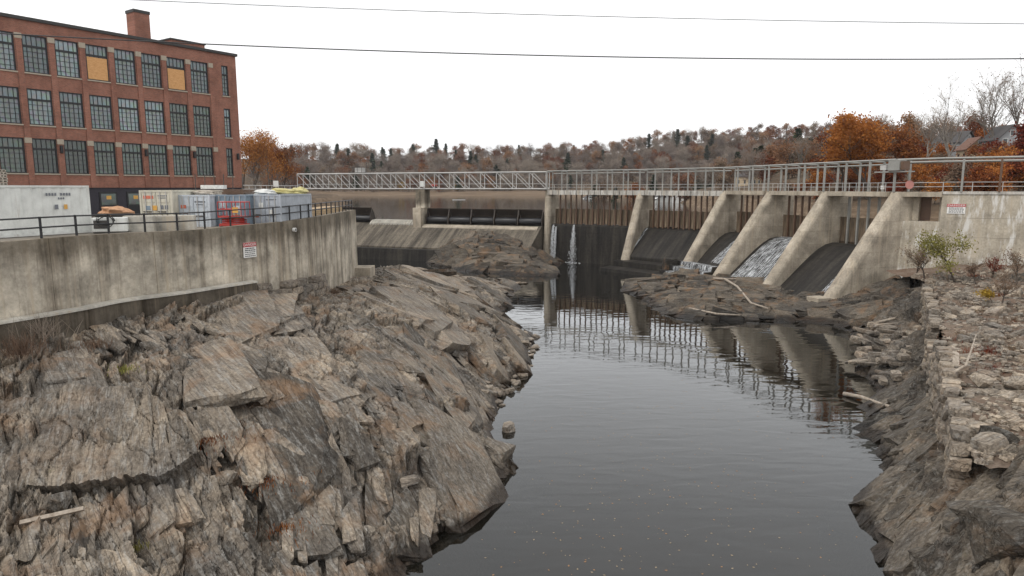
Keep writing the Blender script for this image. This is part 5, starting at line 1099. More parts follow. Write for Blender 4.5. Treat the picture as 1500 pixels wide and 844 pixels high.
# small broken stone nobody could count
b = MB(); r6 = random.Random(5)
for i in range(2600):
    y = 27 + 50 * r6.random() ** 1.4; x = rw_x(y) + .5 + abs(r6.gauss(0, 1)) * 7
    if x > 62: continue
    s = r6.uniform(.08, .24); z = gz(RG, x, y) + .03 if i % 1 == 0 else 0
    rot = Matrix.Rotation(r6.uniform(0, 6.28), 3, 'Z') @ Matrix.Rotation(r6.uniform(-.6, .6), 3, 'X'); b.box((x, y, z + .05), (s * r6.uniform(1, 2), s * r6.uniform(.8, 1.3), s * r6.uniform(.4, .9)), 0, rot)
o = b.build('broken_stone', 'stone_mat'); tag(o, 'small broken stone strewn over the rubble field', 'rubble', None, 'stuff')
me = o.data; at = me.attributes.new('tint', 'FLOAT', 'POINT'); at.data.foreach_set('value', np.repeat(np.random.default_rng(3).uniform(.3, 1, len(me.vertices) // 8), 8).astype(np.float32))
# boulders with broken faces (convex hulls)
def boulder(name, loc, size, seed, mat, label, cat='rock', rz=0.0, flat=.7, tint=.5):
    r7 = random.Random(seed); bm = bmesh.new()
    for i in range(26):
        v = Vector((r7.gauss(0, 1), r7.gauss(0, 1), r7.gauss(0, 1))).normalized(); f = r7.uniform(.8, 1.05); m = max(abs(v.x), abs(v.y), abs(v.z)); bm.verts.new(v * f * (.5 / (m ** .7)))
    bmesh.ops.convex_hull(bm, input=bm.verts[:]); bmesh.ops.delete(bm, geom=[v for v in bm.verts if not v.link_faces], context='VERTS')
    bmesh.ops.triangulate(bm, faces=bm.faces[:])
    for _ in range(3):
        bmesh.ops.subdivide_edges(bm, edges=[e for e in bm.edges if e.calc_length() > .07], cuts=1)
        bmesh.ops.triangulate(bm, faces=bm.faces[:])
    X = np.array([v.co[:] for v in bm.verts]); D = fbm(X[:, 0] * 3 + seed, X[:, 1] * 3 + X[:, 2] * 2, 4, seed) * .05 + fbm(X[:, 2] * 14 + X[:, 0] * 2, X[:, 1] * 2 + seed, 3, seed + 3) * .025
    for v, d in zip(bm.verts, D): v.co *= 1 + d * 1.6
    me = bpy.data.meshes.new(name); bm.to_mesh(me); bm.free(); me.materials.append(M[mat]); at = me.attributes.new('tint', 'FLOAT', 'POINT'); at.data.foreach_set('value', [tint] * len(me.vertices))
    return tag(inst(name, me, None, loc, (r7.uniform(-.15, .15), r7.uniform(-.15, .15), rz), size), label, cat)
for (px, py, z, s, sd, m_, lab, tn) in [(727, 664, .5, (2.3, 1.9, 1.7), 3, 'rock_bank_mat', 'large grey boulder half in the water on the near left shore', .5), (745, 627, .2, (1.2, .85, .7), 4, 'stone_mat', 'small pale rock alone in the water off the left shore', .9), (646, 661, 1.9, (.85, .6, .6), 5, 'stone_mat', 'tan block resting on the left rock ledges', .8),
        (85, 733, 4.35, (1.35, .8, .7), 6, 'rock_bank_mat', 'dark wedge-shaped boulder below the big tilted slab', .25), (1395, 490, 3.4, (3.8, 1.6, 2.2), 7, 'rock_right_mat', 'big dark slab of rock set in the ruined wall', .1), (1465, 640, 4.6, (1.7, 1.1, .9), 8, 'rock_right_mat', 'black squared boulder among the pale rubble', .05),
        (1475, 800, 3.3, (2.6, 2.4, 2.6), 9, 'rock_right_mat', 'big dark angular block at the lower right corner', .2), (1450, 755, 3.6, (3.0, 1.6, .9), 10, 'rock_right_mat', 'flat grey slab on top of the dark corner block', .45), (1375, 820, 1.2, (2.6, 1.8, 1.2), 12, 'rock_right_mat', 'layered grey rock hump at the bottom right shore', .5),
        (1222, 460, .7, (3.0, 2.2, 2.0), 13, 'rock_brown_mat', 'rounded brown boulder at the foot of the largest buttress', .4), (1300, 448, 1.9, (4.2, 3.0, 2.8), 14, 'rock_brown_mat', 'wide reddish rock behind the fallen blocks', .5), (1290, 425, 2.6, (3.2, 2.6, 2.0), 19, 'rock_brown_mat', 'grey rock wedged against the largest buttress', .6), (760, 415, .1, (3.4, 1.3, .5), 15, 'stone_mat', 'low pale rock awash in front of the spillway outcrop', .9), (1045, 410, 1.9, (2.6, 1.6, 1.3), 16, 'rock_brown_mat', 'pointed brown rock on the shelf by the cascade', .4), (1440, 560, 5.2, (1.5, 1.0, .8), 17, 'stone_mat', 'pale tilted block on the rubble near the leaning timber', .8), (1490, 560, 5.4, (1.4, 1.1, .8), 18, 'stone_mat', 'broad pale block at the right edge of the rubble', .7)]:
    q = atz(px, py, z); boulder('boulder', q, s, sd, m_, lab, 'rock', rng.uniform(0, 3), tint=tn)
for i, (px, py, z) in enumerate([(470, 435, 6.3), (505, 445, 6.0), (430, 445, 6.8), (720, 515, .5), (745, 505, .4), (760, 520, .3), (715, 545, .5), (700, 622, .8), (640, 500, 3.6), (540, 620, 3.9), (330, 700, 3.8), (600, 705, 1.8), (1320, 585, .5), (1345, 600, 1.0), (1360, 560, 1.8), (1380, 720, 2.0), (1300, 700, .2), (735, 530, .3), (752, 540, .2), (705, 560, .9)]):
    q = atz(px, py, z); boulder('loose_rock', q, (rng.uniform(.6, 1.4), rng.uniform(.5, .9), rng.uniform(.4, .7)), 40 + i, 'stone_mat' if i % 2 else 'rock_bank_mat', 'small loose angular rock lying on the bedrock bank', 'rock', rng.uniform(0, 3), tint=rng.uniform(.4, .95)); COL.objects[-1]['group'] = 'loose rocks on the banks'
pale = [boulder('shore_stone', (0, 0, 0), (1, 1, 1), 90 + k, 'stone_mat', '', 'rock', tint=.75) for k in range(5)]; pme = [o.data for o in pale]
for o in pale: bpy.data.objects.remove(o)
n_ = 0
while n_ < 85:
    px, py = rng.uniform(690, 790), rng.uniform(486, 600); q = atz(px, py, .3); z = gz(left_base, q.x, q.y)
    if z < -.35 or z > .9: continue
    s = rng.uniform(.3, 1.0); n_ += 1
    tag(inst('shore_stone', pme[rng.randrange(5)], None, (q.x, q.y, max(z, -.05) + .12 * s), (rng.uniform(-.3, .3), rng.uniform(-.3, .3), rng.uniform(0, 6)), (s * rng.uniform(.9, 1.6), s, s * .6)), ('larger' if s > .65 else 'smaller') + ' pale stone on the left shore ' + ('near the low promontory' if py < 525 else 'at the middle of the stony margin' if py < 560 else 'at the near end of the stony margin'), 'rock', 'pale stones along the left shore')
# driftwood, timbers
t = NT('driftwood'); p = t.obj(); M['driftwood'] = t.principled(Base_Color=t.ramp(t.noise(t.mapping(p, (2, 2, 2)), 2.0, 6, .7), [(.3, (.19, .15, .115)), (.7, (.47, .41, .34))]), Roughness=.85, Specular_IOR_Level=.2)
def log(name, pts, r0, r1, label, mat='driftwood', cat='driftwood', branches=()):
    b = MB(); n = len(pts); b.tube(pts, [r0 + (r1 - r0) * i / (n - 1) for i in range(n)], 8)
    for br in branches: b.tube(br, [r1 * 1.1] + [r1 * .6] * (len(br) - 1), 6)
    return tag(b.build(name, mat, None, smooth=True), label, cat)
def PW(*a): return [atz(*p) for p in a]
log('driftwood_log', PW((1236, 577, .15), (1262, 582, .25), (1290, 592, .5), (1325, 602, .9)), .17, .11, 'grey driftwood log reaching from the bank into the water')
log('driftwood_branch', PW((1040, 408, 2.2), (1062, 409, 2.4), (1080, 420, 2.2), (1100, 444, 1.5), (1125, 452, 1.3)), .2, .1, 'bleached forked branch lying on the brown rock shelf', branches=[PW((1062, 409, 2.4), (1100, 408, 2.3), (1150, 410, 2.2), (1200, 420, 1.8))])
log('driftwood_log', PW((1010, 452, .9), (1050, 460, .8), (1085, 462, .6)), .16, .1, 'short bleached log at the lower edge of the brown shelf')
q0, q1 = atz(1398, 520, 5.0), atz(1398, 655, 2.6)
b = MB(); d = q1 - q0; b.tube([q0, q0.lerp(q1, .5), q1], [.3, .34, .38], 5); tag(b.build('leaning_timber', 'driftwood'), 'thick weathered timber leaning against the ruined wall', 'timber')
b = MB(); b.bar(atz(30, 766, 4.0), atz(123, 745, 4.3), .14); tag(b.build('plank', 'driftwood'), 'pale squared plank lying on the left rocks', 'plank')
log('branch', PW((1398, 545, 5.1), (1415, 535, 5.4), (1422, 515, 5.6), (1430, 490, 6.2)), .09, .04, 'thin bleached branch standing in the rubble by the timber')
b = MB(); b.bar(atz(494, 458, 6.2), atz(512, 478, 5.9), .2); tag(b.build('rusty_pipe', 'rust_steel'), 'short rusty pipe lying on the rock below the wall end', 'pipe')
# floating leaves
b = MB(); r8 = random.Random(77)
for i in range(560):
    px, py = r8.gauss(960, 150), r8.uniform(520, 844)
    q = atz(px, py, .008); x, y = q.x, q.y
    if gz(left_base, x, y) > -.3 or gz(right_base, x, y) > -.3: continue
    s = r8.uniform(.025, .07); a = r8.uniform(0, 6.28); c_, s_ = math.cos(a) * s, math.sin(a) * s
    b.add([(x + c_, y + s_, .012), (x - s_ * .6, y + c_ * .6, .006), (x - c_, y - s_, .010), (x + s_ * .6, y - c_ * .6, .006)], [(0, 1, 2, 3)], r8.choice([0, 0, 1]))
plain('leaf_pale', (.30, .23, .15), .8, var=.3); plain('leaf_tan', (.30, .16, .07), .8, var=.3)
tag(b.build('floating_leaves', ['leaf_pale', 'leaf_tan']), 'fallen leaves drifting on the dark pool', 'leaves', None, 'stuff')
# ------------------------------------------------------------------ reservoir and the land around it
def xl(y): return np.interp(y, [80, 90, 170, 230, 330, 640, 1500], [-24, -26, -53, -58, -80, -210, -700])
def xr(y): return np.interp(y, [60, 84, 100, 130, 180, 260, 380, 640, 1500], [70, 58, 56, 60, 66, 72, 90, 210, 800])
YF = 640.0
A = np.linspace(-1.0, 1.35, 300); Yv = np.exp(np.linspace(math.log(86), math.log(1500), 220)); aa, yy = np.meshgrid(A, Yv); xx = aa * yy
def land(x, y):
    dl = xl(y) - x; dr = x - xr(y); df = y - (YF + 25 * fbm(x * .01, x * 0 + 3.3, 3, 4))
    side = np.maximum(dl, dr); d = np.maximum(side, df)
    zfar = np.interp(df, [-40, 0, 26, 45, 130, 260, 420, 900, 2200], [5, 7.9, 10.8, 13.0, 31, 52, 57, 60, 70]) * 1.0
    hillr = np.interp(x / np.maximum(y, 1), [-.5, -.2, .1, .2, .35, .7], [.95, .92, 1.0, 1.35, 1.65, 1.7])
    zfar = np.where(df > 45, 13.0 + (zfar - 13.0) * hillr, zfar)
    zl = np.interp(dl, [-12, 0, 3, 10, 80, 300], [4.5, 8, 12.2, 12.6, 13.5, 26]); zr = np.interp(dr, [-14, 0, 4, 8, 25, 60, 120, 300], [4.5, 8, 12.8, 13.6, 17.0, 24, 32, 44])
    z = np.maximum(np.where(df > -40, zfar, 4), np.maximum(np.where(dl > -12, zl, 4), np.where(dr > -14, zr, 4)))
    rough = np.clip(d / 60, 0, 1)
    return z + fbm(x * .02, y * .02, 4, 8) * 4.0 * rough + fbm(x * .3, y * .3, 3, 18) * .25 * np.clip(d / 5, 0, 1)
zz = land(xx, yy)
# keep the land clear of the dam, the pool below it and the yard
dmx = np.interp(yy, [86, 97.5, 109, 120.5, 134, 145.4, 169], [47.7, 44.1, 40.6, 37, 24.9, 7.5, -51])
up = (xx > dmx + 3.2) | (xx < xl(yy) - 0.5) | (yy > 172)
keep = up & ~((xx < xl(yy) + .5) & (yy < 90))
n = xx.shape[1]; q = keep[:-1, :-1] & keep[1:, :-1] & keep[:-1, 1:] & keep[1:, 1:]; i, j = np.nonzero(q)
F = np.stack([i * n + j, i * n + j + 1, (i + 1) * n + j + 1, (i + 1) * n + j], -1)
t = NT('land_mat'); p = t.pos()
soil = t.ramp(t.noise(p, 0.12, 7, 0.7), [(0.3, (0.055, 0.042, 0.032)), (0.55, (0.105, 0.076, 0.052)), (0.75, (0.15, 0.10, 0.062))])
mud = t.ramp(t.noise(t.mapping(p, (0.03, 0.3, 2.0)), 1.0, 6, 0.65), [(0.3, (0.08, 0.056, 0.038)), (0.5, (0.15, 0.108, 0.073)), (0.7, (0.23, 0.17, 0.118))])
z = t.math('ADD', t.sep(p, 2), t.math('MULTIPLY', t.noise(p, .2, 4), 1.5))
M['land_mat'] = t.principled(Base_Color=t.mix(t.ramp(t.math('DIVIDE', z, 20.0), [(0.635, 0), (0.66, 1)]), mud, soil), Roughness=1.0, Specular_IOR_Level=0.08)
me = bpy.data.meshes.new('terrain'); me.from_pydata(np.stack([xx, yy, zz], -1).reshape(-1, 3).tolist(), [], F.tolist()); me.materials.append(M['land_mat']); me.polygons.foreach_set('use_smooth', [True] * len(F)); me.update()
o = bpy.data.objects.new('terrain', me); COL.objects.link(o); o['kind'] = 'structure'
dl_ = [(P[5].x + 2.4, P[5].y - .5), (P[2].x + 2, P[2].y + 1.5), (P[1].x + 1.6, P[1].y + 2), (P[0].x + .6, P[0].y + 2.6), (SA.x + .5, SA.y + 2.6)]
sheet('reservoir', [(x, y, 8.0) for x, y in dl_] + [(-90, 200, 8.0), (-500, 800, 8.0), (900, 800, 8.0), (110, 120, 8.0), (70, 86, 8.0)], 'lake_mat')

# ------------------------------------------------------------------ trees
def leafmat(name, stops, rough=.7, trans=.25):
    t = NT(name); r = t.rnd(); v = t.attr('lc')
    c = t.ramp(v, stops); c = t.n('ShaderNodeHueSaturation', 0, None, Hue=t.math('ADD', .5, t.math('MULTIPLY', t.math('SUBTRACT', r, .5), .022)), Saturation=1.0, Value=t.math('ADD', .75, t.math('MULTIPLY', r, .5)), Color=c)
    d = t.n('ShaderNodeBsdfDiffuse', 0, None, Color=c); tr = t.n('ShaderNodeBsdfTranslucent', 0, None, Color=c)
    M[name] = t.surface(t.n('ShaderNodeMixShader', 0, None, Fac=trans, i1=d, i2=tr))
leafmat('leaf_rust', [(0, (.10, .035, .018)), (.5, (.22, .078, .030)), (1, (.34, .15, .05))]); leafmat('leaf_orange', [(0, (.15, .045, .016)), (.5, (.31, .105, .03)), (1, (.42, .18, .055))])
leafmat('leaf_yellow', [(0, (.20, .11, .02)), (1, (.45, .30, .06))]); leafmat('leaf_red', [(0, (.10, .02, .014)), (1, (.25, .07, .035))]); leafmat('needle', [(0, (.022, .034, .018)), (1, (.075, .095, .05))], trans=.1)
leafmat('leaf_green', [(0, (.13, .125, .035)), (1, (.36, .34, .11))]); leafmat('twig', [(0, (.17, .135, .11)), (1, (.34, .28, .235))], trans=0.3); leafmat('leaf_brown', [(0, (.13, .09, .06)), (1, (.28, .20, .14))])
leafmat('leaf_far_hazed', [(0, (.16, .08, .045)), (1, (.34, .19, .11))]); plain('bark', (.085, .068, .055), .95, var=.4, scale=3); plain('bark_grey', (.17, .15, .13), .95, var=.35, scale=3)  # far russet leaves paler and greyer: distance haze put into their colour
def grow(seed, H, crown, fork=.35, levels=3, up=.55, trunk=None, lean=0.0):
    """branch skeleton: list of (points, radii, level)"""
    r = random.Random(seed); out = []; tips = []
    def branch(p, d, L_, rad, lv):
        n = 5 if lv < 2 else 3; pts = [p]; rs = [rad]; q = p.copy(); dd = d.copy()
        for i in range(n):
            dd = (dd + Vector((r.gauss(0, .16), r.gauss(0, .16), r.gauss(0, .10) + (up * .12 if lv else 0)))).normalized(); q = q + dd * (L_ / n); pts.append(q.copy()); rs.append(rad * (1 - .62 * (i + 1) / n))
        out.append((pts, rs, lv))
        if lv >= levels: tips.append((q, L_, dd)); return
        m = (6, 5, 4)[min(lv, 2)]
        for k in range(m):
            tq = r.uniform(.30 if lv else fork, 1.0) if k else 1.0; i0 = min(int(tq * n), n - 1); pp = pts[i0].lerp(pts[i0 + 1], min(1, tq * n - i0))
            a = r.uniform(0, 6.28); sp = r.uniform(.5, 1.15) * crown; base = dd if k == 0 else (pts[i0 + 1] - pts[i0]).normalized()
            nd = (base + Vector((math.cos(a) * sp, math.sin(a) * sp, r.uniform(-.1, .35)))).normalized()
            branch(pp, nd, L_ * r.uniform(.5, .72) * (1.0 if lv else .95), rs[i0] * .62, lv + 1)
    branch(Vector((0, 0, -.3)), Vector((lean, 0, 1)).normalized(), H * .52, H * .022 if trunk is None else trunk, 0)
    return out, tips
def leaves(b, att, tips, n, size, spread, seed, mi=1, flat=.0):
    r = np.random.default_rng(seed); T = np.array([t_[0][:] for t_ in tips]); Ls = np.array([t_[1] for t_ in tips]); k = r.integers(0, len(T), n)
    c = T[k] + r.normal(0, 1, (n, 3)) * (Ls[k] * spread)[:, None] * np.array([1, 1, .75]); s = size * r.uniform(.6, 1.3, n); clump = r.random(len(T))[k]
    u = r.normal(0, 1, (n, 3)); u /= np.linalg.norm(u, axis=1)[:, None]; v = np.cross(u, r.normal(0, 1, (n, 3))); v /= np.linalg.norm(v, axis=1)[:, None]
    a = c + u * s[:, None]; b1 = c + v * (s * .55)[:, None]; c1 = c - u * s[:, None]; d1 = c - v * (s * .55)[:, None]
    V = np.stack([a, b1, c1, d1], 1).reshape(-1, 3); o = len(b.v); b.v += [tuple(x) for x in V.tolist()]; b.f += [(o + 4 * i, o + 4 * i + 1, o + 4 * i + 2, o + 4 * i + 3) for i in range(n)]; b.mi += [mi] * n
    lc = np.clip(.25 + .5 * clump + r.normal(0, .18, n), 0, 1); att += np.repeat(lc, 4).tolist()
def twigs(b, att, tips, per, ln, wd, seed, mi=1):
    r = random.Random(seed)
    for q, L_, d in tips:
        for k in range(per):
            a = (d * .7 + Vector((r.gauss(0, .6), r.gauss(0, .6), r.gauss(.25, .5)))).normalized(); p0 = q - d * r.uniform(0, L_ * .8); e = p0 + a * ln * r.uniform(.5, 1.3); s = a.cross(Vector((r.gauss(0, 1), r.gauss(0, 1), r.gauss(0, 1)))).normalized() * wd
            o = len(b.v); b.v += [tuple(p0 + s), tuple(p0 - s), tuple(e)]; b.f.append((o, o + 1, o + 2)); b.mi.append(mi); v = r.random(); att += [v] * 3
def finish(b, att, name, mats):
    me = bpy.data.meshes.new(name); me.from_pydata(b.v, [], b.f)
    for m in mats: me.materials.append(M[m])
    me.polygons.foreach_set('material_index', b.mi); a = me.attributes.new('lc', 'FLOAT', 'POINT'); a.data.foreach_set('value', att); me.update(); return me
def wood(b, att, br, minr=.0, sides=(6, 5, 4, 3)):
    for pts, rs, lv in br:
        if rs[0] < minr: continue
        n0 = len(b.v); b.tube(pts, rs, sides[min(lv, 3)], 0, cap=False); att += [0.5] * (len(b.v) - n0)
def tree_mesh(kind, seed, H, crown=1.0, nl=2200, ls=.34, sp=.45, mats=('bark', 'leaf_rust'), tw=0, twl=1.2, tww=.05, levels=3, lean=0.0, split=False):
    br, tips = grow(seed, H, crown, levels=levels, lean=lean); 
    wb, wa = MB(), []; wood(wb, wa, br); cb, ca = (MB(), []) if split else (wb, wa)
    if tw: twigs(cb, ca, tips + [(pts[-1], 1.0, (pts[-1] - pts[-2]).normalized()) for pts, rs, lv in br if lv >= 2], tw, twl, tww, seed, 0 if split else 1)
    if nl: leaves(cb, ca, tips, nl, ls, sp, seed, 0 if split else 1)
    if split: return finish(wb, wa, 'trunk', [mats[0]]), finish(cb, ca, 'crown', [mats[1]])
    return finish(wb, wa, kind, mats)
def pine_mesh(seed, H, wd):
    r = random.Random(seed); b, att = MB(), []; b.tube([(0, 0, -.3), (0, 0, H * .5), (0, 0, H)], [H * .018, H * .011, .03], 6, 0, cap=False); att += [.5] * len(b.v); nw = 20
    for i in range(nw):
        f = i / nw; z = H * (.16 + .84 * f); R_ = wd * (1 - f) ** .8 * r.uniform(.75, 1.15) + .25
        for k in range(7):
            a = r.uniform(0, 6.28); l = R_ * r.uniform(.6, 1.1); m = 7
            for j in range(m):
                t_ = (j + r.random()) / m; c = Vector((math.cos(a) * l * t_, math.sin(a) * l * t_, z - .22 * l * t_ + .25 * l * t_ * t_ + r.gauss(0, .12))); s = (.55 + .8 * (1 - t_)) * (H / 18) * r.uniform(.7, 1.3)
                u = Vector((math.cos(a + r.gauss(0, .7)), math.sin(a + r.gauss(0, .7)), r.gauss(0, .35))).normalized() * s; w_ = u.cross(Vector((r.gauss(0, .4), r.gauss(0, .4), 1))).normalized() * s * .55
                o = len(b.v); b.v += [tuple(c + u), tuple(c + w_), tuple(c - u), tuple(c - w_)]; b.f.append((o, o + 1, o + 2, o + 3)); b.mi.append(1); att += [min(1, max(0, r.gauss(.45, .25)))] * 4
    return finish(b, att, 'pine_tree', ['bark', 'needle'])
def far_mesh(name, seed, H, Wd, n, size, mats, bare=False):
    r = random.Random(seed); b, att = MB(), []; br = [([Vector((0, 0, -.5)), Vector((.2, 0, H * .3)), Vector((0, .2, H * .75))], [H * .02, H * .014, .05], 0)]
    lob = []
    for i in range(17):
        a = r.uniform(0, 6.28); z = r.uniform(.16, .86); rad = Wd * (1 - abs(z - .52) * 1.35) * math.sqrt(r.random()) * .8; c = Vector((math.cos(a) * rad, math.sin(a) * rad, z * H)); lob.append((c, Wd * r.uniform(.28, .46), r.random()))
        br.append(([Vector((0, 0, H * max(.15, z - .3))), Vector((c.x * .5, c.y * .5, H * (z - .1))), c], [H * .008, H * .006, .03], 2))
    wood(b, att, br)
    for i in range(n):
        c, R_, cl = lob[i % len(lob)]; v = Vector((r.gauss(0, 1), r.gauss(0, 1), r.gauss(0, .8))).normalized(); q = c + v * R_ * (r.random() ** .45)
        lc = min(1, max(0, .2 + .5 * cl + r.gauss(0, .18)))
        if bare:
            d = (v + Vector((0, 0, .7))).normalized(); e_ = q + d * r.uniform(.8, 2.0); s = d.cross(Vector((r.gauss(0, 1), r.gauss(0, 1), r.gauss(0, 1)))).normalized() * size
            o = len(b.v); b.v += [tuple(q + s), tuple(q - s), tuple(e_)]; b.f.append((o, o + 1, o + 2)); b.mi.append(1); att += [lc] * 3
        else:
            u = Vector((r.gauss(0, 1), r.gauss(0, 1), r.gauss(0, 1))).normalized() * size * r.uniform(.6, 1.3); w_ = u.cross(Vector((r.gauss(0, 1), r.gauss(0, 1), r.gauss(0, 1)))).normalized() * size * .6
            o = len(b.v); b.v += [tuple(q + u), tuple(q + w_), tuple(q - u), tuple(q - w_)]; b.f.append((o, o + 1, o + 2, o + 3)); b.mi.append(1); att += [lc] * 4
    return finish(b, att, name, mats)
FT = {'bare': [far_mesh('bare_tree', 10 + k, 16 + k, 7.4, 2600, .085, ('bark_grey', 'twig'), True) for k in range(4)],
      'rust': [far_mesh('autumn_tree', 30 + k, 15 + k, 7.0, 2000, .42, ('bark', ('leaf_rust', 'leaf_far_hazed', 'leaf_brown', 'leaf_far_hazed')[k])) for k in range(4)],
      'yellow': [far_mesh('autumn_tree', 50, 10, 4.2, 1200, .36, ('bark', 'leaf_yellow'))],
      'pine': [pine_mesh(60 + k, (15, 18, 14)[k], (6.8, 6.2, 7.5)[k]) for k in range(3)]}
LAB = {'bare': ('bare_tree', 'bare grey tree in the wood across the reservoir', 'tree', 'bare trees across the reservoir'), 'rust': ('autumn_tree', 'russet leaved tree in the wood across the reservoir', 'tree', 'russet trees across the reservoir'),
       'yellow': ('autumn_tree', 'small yellow tree on the shore across the reservoir', 'tree', 'yellow trees across the reservoir'), 'pine': ('pine_tree', 'dark green pine rising from the wood across the reservoir', 'tree', 'pines across the reservoir')}
def lz(x, y): return float(land(np.array([float(x)]), np.array([float(y)]))[0])
rng = random.Random(99); counts = {}
def far_tree(kind, x, y, sc_=1.0):
    nm, lab, cat, grp = LAB[kind]; me = rng.choice(FT[kind]); s = sc_ * rng.uniform(.8, 1.2)
    counts[kind] = counts.get(kind, 0) + 1
    px = 750 + 1000 * x / y; wh = 'above the left end of the footbridge' if px < 530 else 'above the footbridge left of its pier' if px < 618 else 'above the footbridge right of its pier' if px < 800 else 'above the bay with two falling jets' if px < 937 else 'above the bay with the dry apron' if px < 1060 else 'above the right bays of the dam'
    ht = 'on the far shore ' if y < 740 else 'halfway up the wooded hill ' if y < 835 else 'on the wooded skyline '
    lab = lab.split(' in the wood')[0].split(' rising')[0].split(' on the shore')[0] + ' ' + ht + wh
    tag(inst(nm, me, None, (x, y, lz(x, y) - .2), (0, 0, rng.uniform(0, 6.28)), (s * rng.uniform(.9, 1.15), s * rng.uniform(.9, 1.15), s)), lab, cat, grp)
for row, (y0, n_, s_) in enumerate([(694, 95, .85), (722, 95, 1.05), (760, 92, 1.15), (810, 90, 1.2), (865, 86, 1.25), (925, 70, 1.25)]):
    for i in range(n_):
        u = -.37 + .92 * (i + rng.uniform(-.4, .4)) / n_; y = y0 + rng.uniform(-14, 14); x = u * y
        k = rng.random(); kind = 'bare' if k < .62 else 'rust' if k < .90 else 'pine'
        if counts.get('bare', 0) > 280 and kind == 'bare': kind = 'rust'
        if kind == 'pine' and row < 2 and rng.random() < .6: kind = 'bare' if counts.get('bare', 0) < 280 else 'rust'
        far_tree(kind, x, y, s_ * (1.15 if kind == 'pine' else 1))
b, att = MB(), []; ru = random.Random(41)
for i in range(14000):
    y = 640 + 30 + 230 * ru.random() ** 1.3; u = -.37 + 1.0 * ru.random(); x = u * y
    if y - 640 < 40: continue
    z = lz(x, y) if i % 4 == 0 else z
    if i % 4: x, y = x0_ + ru.gauss(0, 2), y0_ + ru.gauss(0, 2)
    else: x0_, y0_ = x, y
    hgt = ru.uniform(1, 4.5); v = ru.random(); mi = 0 if ru.random() < .7 else 1
    for k in range(2):
        c = Vector((x + ru.gauss(0, .8), y + ru.gauss(0, .8), z + ru.uniform(.2, hgt))); s = Vector((ru.gauss(0, 1), ru.gauss(0, 1), ru.gauss(0, .5))).normalized() * ru.uniform(.3, .8); w_ = s.cross(Vector((ru.gauss(0, 1), ru.gauss(0, 1), ru.gauss(0, 1)))).normalized() * .45
        o = len(b.v); b.v += [tuple(c + s), tuple(c + w_), tuple(c - s), tuple(c - w_)]; b.f.append((o, o + 1, o + 2, o + 3)); b.mi.append(mi); att += [v] * 4
tag(inst('undergrowth', finish(b, att, 'undergrowth', ['twig', 'leaf_brown'])), 'brown undergrowth filling the wood across the reservoir', 'undergrowth', None, 'stuff')
i = 0
while i < 110:
    d = rng.uniform(210, 560); px = rng.uniform(930, 1500); x = (px - 750) / 1000 * d; dr = x - float(xr(d))
    if dr < 6 or dr > 220 or (px > 1330 and d < 260): continue
    k = rng.random(); me = rng.choice(FT['rust'] if k < .55 else FT['bare'] if k < .85 else FT['pine']); s = rng.uniform(.65, 1.0); i += 1
    nm = 'autumn_tree' if k < .55 else 'bare_tree' if k < .85 else 'pine_tree'; kd = 'russet leaved tree' if k < .55 else 'bare grey brown tree' if k < .85 else 'dark green pine'
    tag(inst(nm, me, None, (x, d, lz(x, d) - .2), (0, 0, rng.uniform(0, 6.28)), (s, s, s)), kd + (' close to the right shore' if dr < 50 else ' high on the right shore') + (' behind the dry apron bay' if px < 1060 else ' behind the cascade bays' if px < 1200 else ' behind the large orange oak' if px < 1340 else ' behind the houses'), 'tree', kd + 's on the right shore')
for px, y in ((670, 686), (722, 684), (748, 686), (590, 688), (1075, 420), (1010, 470)): far_tree('yellow', (px - 750) / 1000 * y, y, .9)
# right shore of the reservoir, nearer
NT_ = {'oak': None}
def near_tree(name, loc, me2, label, rz=0, s=1.0, cat='tree', group=None):
    e_ = empty(name, loc, rz, label, cat, group); e_.scale = (s, s, s); inst('trunk', me2[0], e_); inst('crown', me2[1], e_); return e_
def on(px, d, dz=-.2): x = (px - 750) / 1000 * d; return Vector((x, d, lz(x, d) + dz))
oak = tree_mesh('t', 301, 17.0, 1.35, 12000, .24, .36, ('bark', 'leaf_orange'), split=True, levels=3)
near_tree('oak_tree', on(1268, 128), oak, 'large spreading orange oak behind the right half of the dam', 1.0, 1.02)
oak2 = tree_mesh('t', 305, 14, 1.2, 7000, .24, .38, ('bark', 'leaf_rust'), split=True)
near_tree('oak_tree', on(1232, 140), oak2, 'rust brown oak just left of the large orange oak', 2.0, .95); near_tree('oak_tree', on(1318, 134), oak2, 'rust brown oak at the right flank of the large orange oak', .5, .85)
near_tree('oak_tree', on(1500, 112), tree_mesh('t', 309, 14, 1.0, 8000, .24, .5, ('bark', 'leaf_red'), split=True), 'dark red oak at the right edge beside the grey house', .2, 1.0)
bare = [tree_mesh('t', 320 + k, 17, .6, 300, .16, .5, ('bark_grey', 'twig'), tw=5, twl=1.1, tww=.018, split=True) for k in range(3)]
for i, (px, d, s, lab) in enumerate([(1452, 150, 1.15, 'tall bare fan-shaped tree behind the grey house'), (1490, 165, 1.15, 'bare tree at the right edge of the skyline'), (1385, 150, 1.0, 'thin bare tree standing between the oak and the houses'), (1345, 160, .85, 'slender bare tree at the right of the large oak'), (1370, 175, .8, 'small bare tree beside the brick chimney'), (1425, 170, .95, 'bare tree behind the reddish house'), (1200, 190, .9, 'bare grey tree left of the oaks'), (1165, 220, 1.0, 'bare grey tree beside the tall pines')]):
    near_tree('bare_tree', on(px, d), bare[i % 3], lab, i * 1.3, s)
